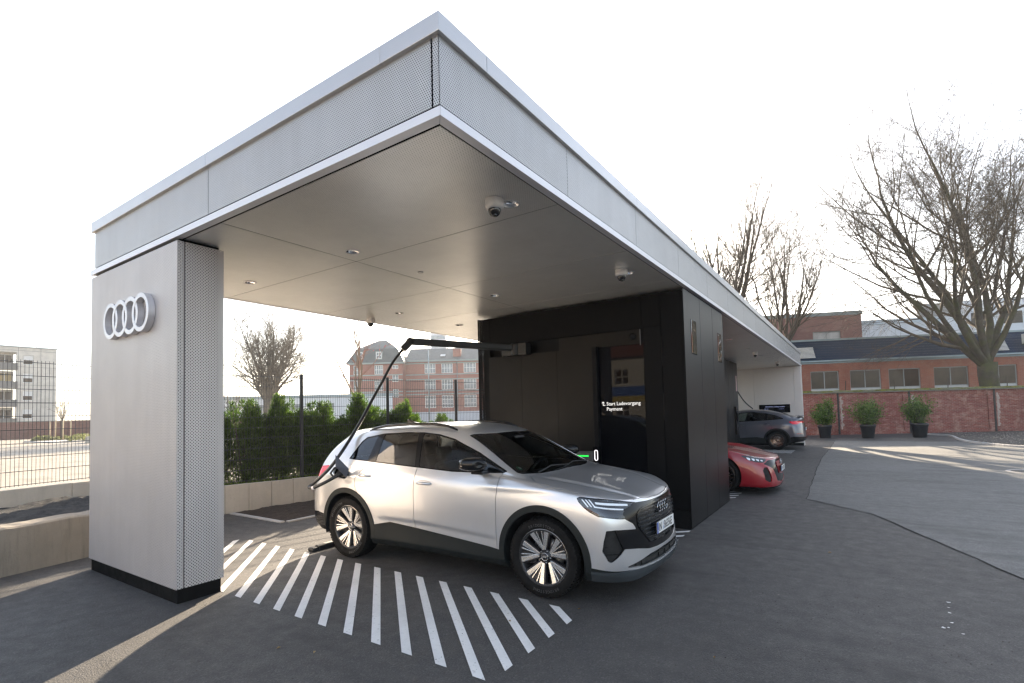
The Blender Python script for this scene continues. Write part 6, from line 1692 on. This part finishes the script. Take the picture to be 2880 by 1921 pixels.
for i, (a, b) in enumerate(cols):
    o = window(wk, (a + b) / 2, .15, 2.90, b - a, 1.35, 2, 1, 'frame_grey', 'pane', .06)
    MB().box(-(b - a) / 2, (b - a) / 2, -.05, .0, -.60, -.002).build('panel', plain('pale_panel', (.48, .48, .47), .5) if i == 0 else bpy.data.materials['pale_panel'], o)
    for k in range(4): MB().box(-(b - a) / 2 + .02, (b - a) / 2 - .02, -.058, -.051, -.52 + k * .13, -.505 + k * .13).build('panel_rib', M['frame_grey'], o)
M['roof_blue'] = plain('blue_metal_roof', (.022, .038, .075), .55, .2, .12, 1.5, spec=.3)
M['gutter'] = plain('zinc_gutter', (.24, .29, .31), .4, .6, .1, 2)
for k in range(8):
    z0_ = 5.05 + k * .19; y0_ = -.18 + k * .10
    MB().add([(-14, y0_, z0_), (24, y0_, z0_), (24, y0_ + .105, z0_ + .188), (-14, y0_ + .105, z0_ + .188), (-14, y0_ - .018, z0_ + .002), (24, y0_ - .018, z0_ + .002), (24, y0_ + .085, z0_ + .186), (-14, y0_ + .085, z0_ + .186)], [(0, 3, 2, 1), (4, 5, 6, 7), (0, 1, 5, 4), (3, 7, 6, 2), (0, 4, 7, 3), (1, 2, 6, 5)]).build('roof_sheet', M['roof_blue'], wk)
MB().box(-14, 24, -.34, -.10, 4.90, 5.04).build('gutter', M['gutter'], wk, bevel=.03)
MB().box(-14, 24, -.10, .0, 4.80, 4.95).build('eaves_board', M['gutter'], wk)
MB().box(-14, 24, .62, 12, 6.56, 6.66).build('flat_roof', M['gutter'], wk)
MB().box(-14, 24, .55, .66, 6.57, 6.70).build('roof_edge', M['gutter'], wk)
for (a, b) in ((-.9, .88), (12.4, 13.15)):
    for k in range(9): MB().box(a, b, -.30 + k * .053, -.24 + k * .053, 5.24 + k * .095, 5.30 + k * .095).build('louvre', M['frame_white'], wk)
ac = empty('air_conditioner', tuple(BA + bd_ * 14.4 + Vector((-.394, .919, 0)) * -.4), brz, 'white air conditioning unit on the workshop roof at the right edge', 'air conditioner')
MB().box(-.45, .45, -.16, .16, 5.62, 6.30).build('casing', M['frame_white'], ac, bevel=.02)
MB().lathe([(0, -.165), (.24, -.165), (.26, -.16)], 28, (-.08, 0, 5.96), 'y').build('fan_grille', M['frame_grey'], ac)
MB().box(-.5, .5, -.14, .14, 5.55, 5.615).build('bracket', M['fence'], ac)
# upper brick block
ub = empty('brick_block', tuple(BA + Vector((-.394, .919, 0)) * 7), brz, 'taller pinkish brick block with a flat parapet behind the workshop', 'building')
M['brick_pink'] = brick_mat('pink_brick', (.33, .155, .125), (.28, .13, .11), (.27, .2, .18), .25, .077, .008, .1)
hs = [(3.42, 5.62, 6.6, 8.12), (-.1, 1.75, 6.6, 7.9), (-4.2, -2.2, 6.6, 7.9)]
m = wall_with_holes(MB(), -14, 7.28, 0, 9.5, 0, hs); m.quad((7.28, 0, 0), (7.28, 4.9, 0), (7.28, 4.9, 9.5), (7.28, 0, 9.5)); m.quad((-14, 8, 0), (-14, 0, 0), (-14, 0, 9.5), (-14, 8, 9.5)); m.build('wall', M['brick_pink'], ub)
for a, b, c_, d in hs: window(ub, (a + b) / 2, .15, c_, b - a, d - c_, 2, 2, 'frame_grey', 'pane_blind', .09)
MB().box(-14.05, 7.36, -.08, .12, 9.45, 9.78).build('parapet', M['gutter'], ub); MB().box(-14, 7.28, .12, 8, 9.40, 9.5).build('flat_roof', M['gutter'], ub)
# white hall
wh = empty('white_hall', tuple(BA + Vector((-.394, .919, 0)) * 12), brz, 'pale metal-clad hall far behind the workshop on the right', 'building')
M['hall'] = plain('pale_cladding_hall', (.60, .62, .65), .5, .1, .05, .7)
x = 7.5
while x < 44:
    MB().box(x + .01, x + 1.49, 0, .06, 4, 9.6 if x < 16 else 11.0).build('cladding_panel', M['hall'], wh); x += 1.5
MB().box(7.5, 44.2, .061, 14, 0, 9.5).build('core', M['hall'], wh)
MB().box(7.4, 16.3, -.1, .0, 9.2, 9.62).build('roof_edge', plain('pale_blue_edge', (.5, .57, .62), .5), wh)
for k in range(9): MB().box(14.2, 17.4, -.12, -.02, 9.7 + k * .14, 9.76 + k * .14).build('louvre', M['frame_grey'], wh)
MB().box(14.2, 17.4, 0.07, 2.5, 9.62, 10.9).build('plant_room', M['hall'], wh)
for a in (18.5, 21, 23.5): MB().box(a, a + 1.5, -.03, -.001, 8.7, 9.8).build('window_band', M['pane'], wh)

# brick office in the haze
OP = Vector((-53.8345, 80.7638, 0)); orz = math.atan2(.558, .83)
of = empty('brick_office', tuple(OP), orz, 'hazy three-storey brick office with white windows and slate mansard roof', 'building')
M['brick_off'] = brick_mat('office_brick', (.36, .125, .085), (.30, .105, .075), (.28, .2, .17), .25, .077, .008, .1)
M['slate'] = plain('slate_roof', (.085, .10, .10), .6, .1, .15, .8); M['stone_band'] = plain('green_grey_stone', (.26, .30, .285), .7, 0, .1, 1)
M['pane_off'] = pane_mat('office_glass', (.20, .23, .25), .15, .8)
lh = [(-31.0, -29.6, 10.0, 11.8), (-31.0, -29.6, 6.8, 8.72), (-31.0, -29.6, 3.3, 5.66), (-26.9, -25.2, 10.0, 11.8), (-26.9, -25.2, 6.8, 8.72), (-26.9, -25.2, 3.3, 5.66), (-23.4, -22.2, 8.45, 9.95), (-23.3, -22.2, 5.4, 7.05), (-23.4, -22.2, 11.0, 11.7)]
m = wall_with_holes(MB(), -31.8, -21.4, 0, 12.1, 0, lh, .2); m.quad((-21.4, 0, 0), (-21.4, 3.2, 0), (-21.4, 3.2, 12.1), (-21.4, 0, 12.1)); m.quad((-31.8, 14, 0), (-31.8, 0, 0), (-31.8, 0, 12.1), (-31.8, 14, 12.1))
m.build('wall', M['brick_off'], of)
rh = []
for a, b in ((-17.6, -15.4), (-14.2, -11.9), (-9.7, -7.2), (-5.4, -3.0), (-.8, 1.5), (3.5, 5.8)):
    rh += [(a, b, 10.2, 12.2), (a, b, 6.85, 8.95), (a, b, 3.2, 5.7)]
m = wall_with_holes(MB(), -21.4, 8, 0, 12.7, 3.2, rh, .2); m.build('wall', M['brick_off'], of)
for a, b, c_, d in lh: window(of, (a + b) / 2, .19, c_, b - a, d - c_, 4 if b - a > 1.3 else 2, 3 if d - c_ > 2 else 2, 'frame_white', 'pane_off', .09)
for a, b, c_, d in rh: window(of, (a + b) / 2, 3.39, c_, b - a, d - c_, 4, 3 if d - c_ > 2.3 else 2, 'frame_white', 'pane_off', .10)
for z in (9.72, 8.75, 6.42, 5.75, 12.0):
    MB().box(-31.85, -21.35, -.07, -.001, z, z + .22).build('stone_band', M['stone_band'], of)
    MB().box(-21.349, 8, 3.13, 3.199, z + .12, z + .34).build('stone_band', M['stone_band'], of)
MB().box(-32.3, -20.9, -.5, -.071, 12.0, 12.28).build('cornice', M['stone_band'], of); MB().box(-20.899, 8, 2.7, 3.129, 12.55, 12.83).build('cornice', M['stone_band'], of)
def hip(m, x0, x1, y0, y1, z0, ins, z1, ridge):
    a = [(x0, y0, z0), (x1, y0, z0), (x1, y1, z0), (x0, y1, z0)]; b = [(x0 + ins, y0 + ins, z1), (x1 - ins, y0 + ins, z1), (x1 - ins, y1 - ins, z1), (x0 + ins, y1 - ins, z1)]
    xm0, xm1, ym = x0 + ins + 3.2, x1 - ins - 3.2, (y0 + y1) / 2; c = [(xm0, ym, ridge), (xm1, ym, ridge)]
    m.add(a + b + c, [(0, 1, 5, 4), (1, 2, 6, 5), (2, 3, 7, 6), (3, 0, 4, 7), (4, 5, 9, 8), (5, 6, 9), (6, 7, 8, 9), (7, 4, 8)])
m = MB(); hip(m, -32.3, -20.9, -.5, 12, 12.28, 1.7, 15.2, 17.5); m.build('roof', M['slate'], of)
m = MB(); m.quad((-21.5, 2.7, 12.83), (8, 2.7, 12.83), (8, 9, 16.0), (-21.5, 9, 16.0)); m.quad((8, 15, 12.83), (-21.5, 15, 12.83), (-21.5, 9, 16.0), (8, 9, 16.0)); m.build('roof', M['slate'], of)
for x in (-29.6, -25.9):
    d = MB().box(x - .65, x + .65, -.2, 2, 12.9, 14.5).build('dormer', M['stone_band'], of); o = window(of, x, -.21, 13.05, 1.05, 1.3, 2, 2, 'frame_white', 'pane_off', .10)
for x, y, z in ((-28.0, .35, 13.5), (-24.2, .30, 13.4), (-22.8, .35, 13.5)):
    MB().obox((x, y, z), (.38, 0, 0), (0, .27, .45), (0, -.03, .02)).build('roof_light', plain('roof_light_glass', (.45, .52, .6), .15), of)
for x in (-14, -6): MB().obox((x, 4.5, 13.95), (.5, 0, 0), (0, .4, .2), (0, -.02, .04)).build('roof_light', M['frame_white'], of)
MB().box(-11.9, -10.3, 4.2, 5.4, 12.9, 15.2).build('chimney', M['brick_off'], of)
MB().tube([(-11.0, 3.1, 12.6), (-11.0, 3.1, 0)], .07, 6).build('downpipe', M['gutter'], of)
MB().box(-21.3, 8, 3.0, 3.198, 0, 2.4).build('plinth', plain('pale_plinth', (.5, .52, .56), .7), of)
lp = empty('lamp_post', tuple(OP + Vector((.83, .558, 0)) * -14.3 + Vector((.558, -.83, 0)) * 12), 0, 'tall thin grey mast in front of the brick office', 'mast')
MB().tube([(0, 0, 0), (0, 0, 9), (0, 0, 22)], [.14, .10, .07], 8).build('mast', M['gutter'], lp); MB().lathe([(.25, 0), (.22, .3), (.14, .4)], 12).build('base', M['conc_new'], lp)
tw = empty('tower_block', tuple(OP + Vector((.83, .558, 0)) * -22 + Vector((-.558, .83, 0)) * 60), orz, 'faint pale tower seen over the brick office roof', 'building')
MB().box(-3.2, 1.6, 0, 6, 0, 36).build('wall', M['hall'], tw)
for k in range(12): MB().box(-2.9, 1.3, -.05, -.001, 4 + k * 2.7, 5.2 + k * 2.7).build('window_band', M['pane_off'], tw)
MB().box(-3.3, 1.7, -.1, 6.1, 36.001, 36.3).build('roof', M['gutter'], tw)

# pale hall behind the hedge
ph = empty('pale_warehouse', P2w((-53.83, 80.76), -45) + (0,), orz, 'long low pale warehouse behind the hedge, right of the emblem pillar', 'building')
for k in range(14): MB().box(-26 + k * 3.4 + .02, -26 + (k + 1) * 3.4 - .02, 0, .1, 0, 6.2).build('cladding_panel', M['hall'], ph)
MB().box(-26, 21.6, .101, 16, 0, 6.1).build('core', M['hall'], ph); MB().box(-26.2, 21.8, -.15, -.001, 5.7, 6.3).build('roof_edge', M['gutter'], ph)
for k in range(7): window(ph, -22 + k * 6.2, -.005, 3.2, 2.4, 1.4, 3, 1, 'frame_grey', 'pane_off', .08)

# ---------------------------------------------------------------- left lot, far brick wall, apartments
M['lot2'] = M['lot']
m = MB(); P = [(-8.7, -60), (-8.25, 1.2), (-9.6, 2.0), (-7.8, 9.5), (-2, 31), (-25, 75), (-84, 90), (-84, -60)]
m.add([(x, y, .004) for x, y in P], [tuple(range(len(P)))]); o = m.build('car_park', M['lot'])
if o.data.polygons[0].normal.z < 0: o.data.flip_normals()
tag(o, kind='structure')
fw_ = empty('dark_brick_wall', (-85, 0, 0), PI / 2, 'long dark brick wall at the far side of the left lot', 'wall')
M['brick_dark'] = brick_mat('dark_brick', (.17, .055, .042), (.13, .045, .036), (.15, .11, .095), .25, .077, .008, .1)
MB().box(-20, 60, 0, .3, 0, 2.15).build('wall_body', M['brick_dark'], fw_)
for k in range(20): MB().box(-20 + k * 4 + .01, -20 + k * 4 + 3.99, -.05, .35, 2.151, 2.24).build('coping_stone', M['coping'], fw_)
apt = empty('apartment_block', (-104, 24.86, 0), PI / 2, 'pale concrete four-storey apartment block with balconies at the left edge', 'building')
# local x runs along world +y, front looks to world +x  (local -y)
M['panel_conc'] = concrete('panel_concrete', (.62, .585, .52), .2)
wz = [(11.1, 12.55), (8.3, 9.75), (5.55, 7.0), (2.75, 4.2)]
hl_ = [(-3.95, -2.72, a, b) for a, b in wz] + [(-13.95, -12.72, a, b) for a, b in wz]
bz = [(10.3, 12.9), (7.5, 10.1), (4.7, 7.3), (1.9, 4.5)]
hl_ += [(-10.6, -4.70, a, b) for a, b in bz]
m = wall_with_holes(MB(), -26, 0, 0, 13.7, 0, hl_, .25); m.quad((0, 0, 0), (0, 11, 0), (0, 11, 13.7), (0, 0, 13.7)); m.quad((-26, 0, 13.7), (0, 0, 13.7), (0, 11, 13.7), (-26, 11, 13.7)); m.build('wall', M['panel_conc'], apt)
for a, b in wz:
    for c_, k in ((-3.335, 0), (-13.335, 1)):
        window(apt, c_, .22, a, 1.23, b - a, 1, 1, 'frame_white', 'pane', .09); MB().box(c_ - .53, c_ + .53, .10, .15, b - .75, b - .08).build('roller_blind', M['frame_white'], apt)
M['balc'] = plain('balcony_front', (.16, .155, .15), .8); M['warm_glass'] = pane_mat('warm_window', (.42, .30, .12), .2, .6)
for i, (a, b) in enumerate(bz):
    MB().box(-10.6, -4.70, .26, 1.6, a - .12, a).build('balcony_floor', M['balc'], apt)
    MB().box(-10.6, -4.62, -.35, -.25, a - .1, a + .95).build('balcony_front', M['balc'], apt)
    MB().box(-10.6, -4.70, 1.60, 1.65, a, b).build('balcony_wall', M['panel_conc'], apt)
    for x in (-9.6, -7.65, -5.7): window(apt, x, 1.59, a + .35, 1.75, b - a - .6, 2, 1, 'frame_white', 'warm_glass' if i == 1 else 'pane', .09)
for x in (-11.5, -4.5, -1.9): MB().box(x - .02, x + .02, -.012, -.001, 0, 13.7).build('panel_joint', M['balc'], apt)
for z in (2.3, 5.1, 7.9, 10.7, 13.2): MB().box(-26, 0, -.010, -.0015, z, z + .04).build('panel_joint', M['balc'], apt)
MB().box(-26.1, .12, -.12, 11.1, 13.701, 13.85).build('roof_edge', M['gutter'], apt)
MB().bar((-2.2, 1, 14.3), (-.3, 1, 14.3), .05).bar((-2.2, 1, 13.85), (-2.2, 1, 14.3), .05).bar((-.3, 1, 13.85), (-.3, 1, 14.3), .05).build('roof_rail', M['gutter'], apt)
# shrub bed with stakes and a pale block
sb = empty('shrub_bed', (-64, 15.5, 0), 0, 'low shrub bed with wooden stakes across the left lot', 'plant bed')
MB().box(-5.5, 3.5, -2.0, 3.4, 0, .12).build('bed_kerb', M['kerb'], sb)
rr = np.random.RandomState(8); vs = []; fs = []
for c_ in range(14):
    cx, cy_ = rr.uniform(-4.8, 3.0), rr.uniform(-1.6, 3.0); R1 = rr.uniform(.4, .8)
    for i in range(260):
        d = rr.normal(0, 1, 3); d /= np.linalg.norm(d); d[2] = abs(d[2]); p = np.array([cx, cy_, .12]) + d * R1 * np.array([1, 1, .75]) * rr.uniform(.7, 1); s = rr.normal(0, .09, (2, 3)); k = len(vs); vs += [tuple(p), tuple(p + s[0]), tuple(p + s[1])]; fs.append((k, k + 1, k + 2))
me = bpy.data.meshes.new('foliage'); me.from_pydata(vs, [], fs); me.materials.append(leaf_mat('dry_shrub', (.10, .10, .045), (.20, .185, .09), .3)); me.update(); o = link('foliage', me, sb); o['kind'] = 'stuff'
for i, (x, y) in enumerate(((-4.6, .3), (-3.2, 1.2), (-3.6, -.4), (-2.6, .4))):
    MB().tube([(x, y, .1), (x, y, 2.1)], .06, 8).build('stake', plain('stake_wood', (.42, .33, .22), .8) if i == 0 else bpy.data.materials['stake_wood'], sb)
MB().bar((-4.6, .3, 2.0), (-3.2, 1.2, 2.0), .04).build('cross_bar', bpy.data.materials['stake_wood'], sb)
pb = empty('concrete_block', (-55.5, 15.2, 0), R_(65), 'pale concrete barrier block on the left lot beside the pillar edge', 'barrier')
MB().prism([(-.45, 0), (-.40, .55), (-.32, .62), (.32, .62), (.40, .55), (.45, 0)], -1.6, 1.6, 'y').build('block_body', M['conc_new'], pb, bevel=.03)
MB().box(-.46, .46, -1.4, -1.0, 0, .08).build('foot', M['conc_new'], pb); MB().box(-.46, .46, 1.0, 1.4, 0, .08).build('foot', M['conc_new'], pb)

# ---------------------------------------------------------------- what the car and the glass reflect: the house across the street, behind the camera
hb = empty('street_house', (-8, -34, 0), PI, 'sunlit yellow and white house across the street behind the viewer', 'building')
M['yellow'] = plain('yellow_render', (.45, .36, .12), .85, 0, .06, .8); M['white_r'] = plain('white_render', (.45, .43, .39), .85, 0, .05, .8)
hh = [(x, x + 1.4, z, z + 1.5) for x in (-20, -16, -12, -8, -4, 0, 4, 8, 12, 16) for z in (1.0, 4.2)]
m = wall_with_holes(MB(), -24, 22, 0, 6.8, 0, hh, .2); m.build('wall', M['white_r'], hb)
for a, b, c_, d in hh: window(hb, (a + b) / 2, .19, c_, b - a, d - c_, 2, 2, 'frame_white', 'pane', .09)
MB().box(-24, 22, -.06, -.001, 3.1, 4.0).build('blue_band', plain('blue_band', (.03, .10, .34), .6), hb); MB().box(-24, 22, -.05, -.001, 2.55, 3.09).build('yellow_band', M['yellow'], hb)
m = MB(); m.quad((-24.5, -.5, 6.8), (22.5, -.5, 6.8), (22.5, 6, 9.5), (-24.5, 6, 9.5)); m.quad((22.5, 12, 6.8), (-24.5, 12, 6.8), (-24.5, 6, 9.5), (22.5, 6, 9.5)); m.build('roof', plain('tile_roof', (.25, .10, .07), .8), hb)
MB().box(-24, 22, .3, 11.5, 0, 6.79).build('core', M['white_r'], hb)

# ---------------------------------------------------------------- hazy air
hz = MB().box(-420, 420, -320, 520, -1.0, 40).build('haze', None, uv=False)
hm = bpy.data.materials.new('haze'); hm.use_nodes = True; hn = hm.node_tree.nodes; hn.remove(hn['Principled BSDF'])
pv = hn.new('ShaderNodeVolumePrincipled'); pv.inputs['Color'].default_value = (.94, .97, 1, 1); pv.inputs['Density'].default_value = .0007; pv.inputs['Anisotropy'].default_value = .1
hm.node_tree.links.new(pv.outputs[0], hn['Material Output'].inputs['Volume'])
hz.data.materials.append(hm); tag(hz, kind='stuff')
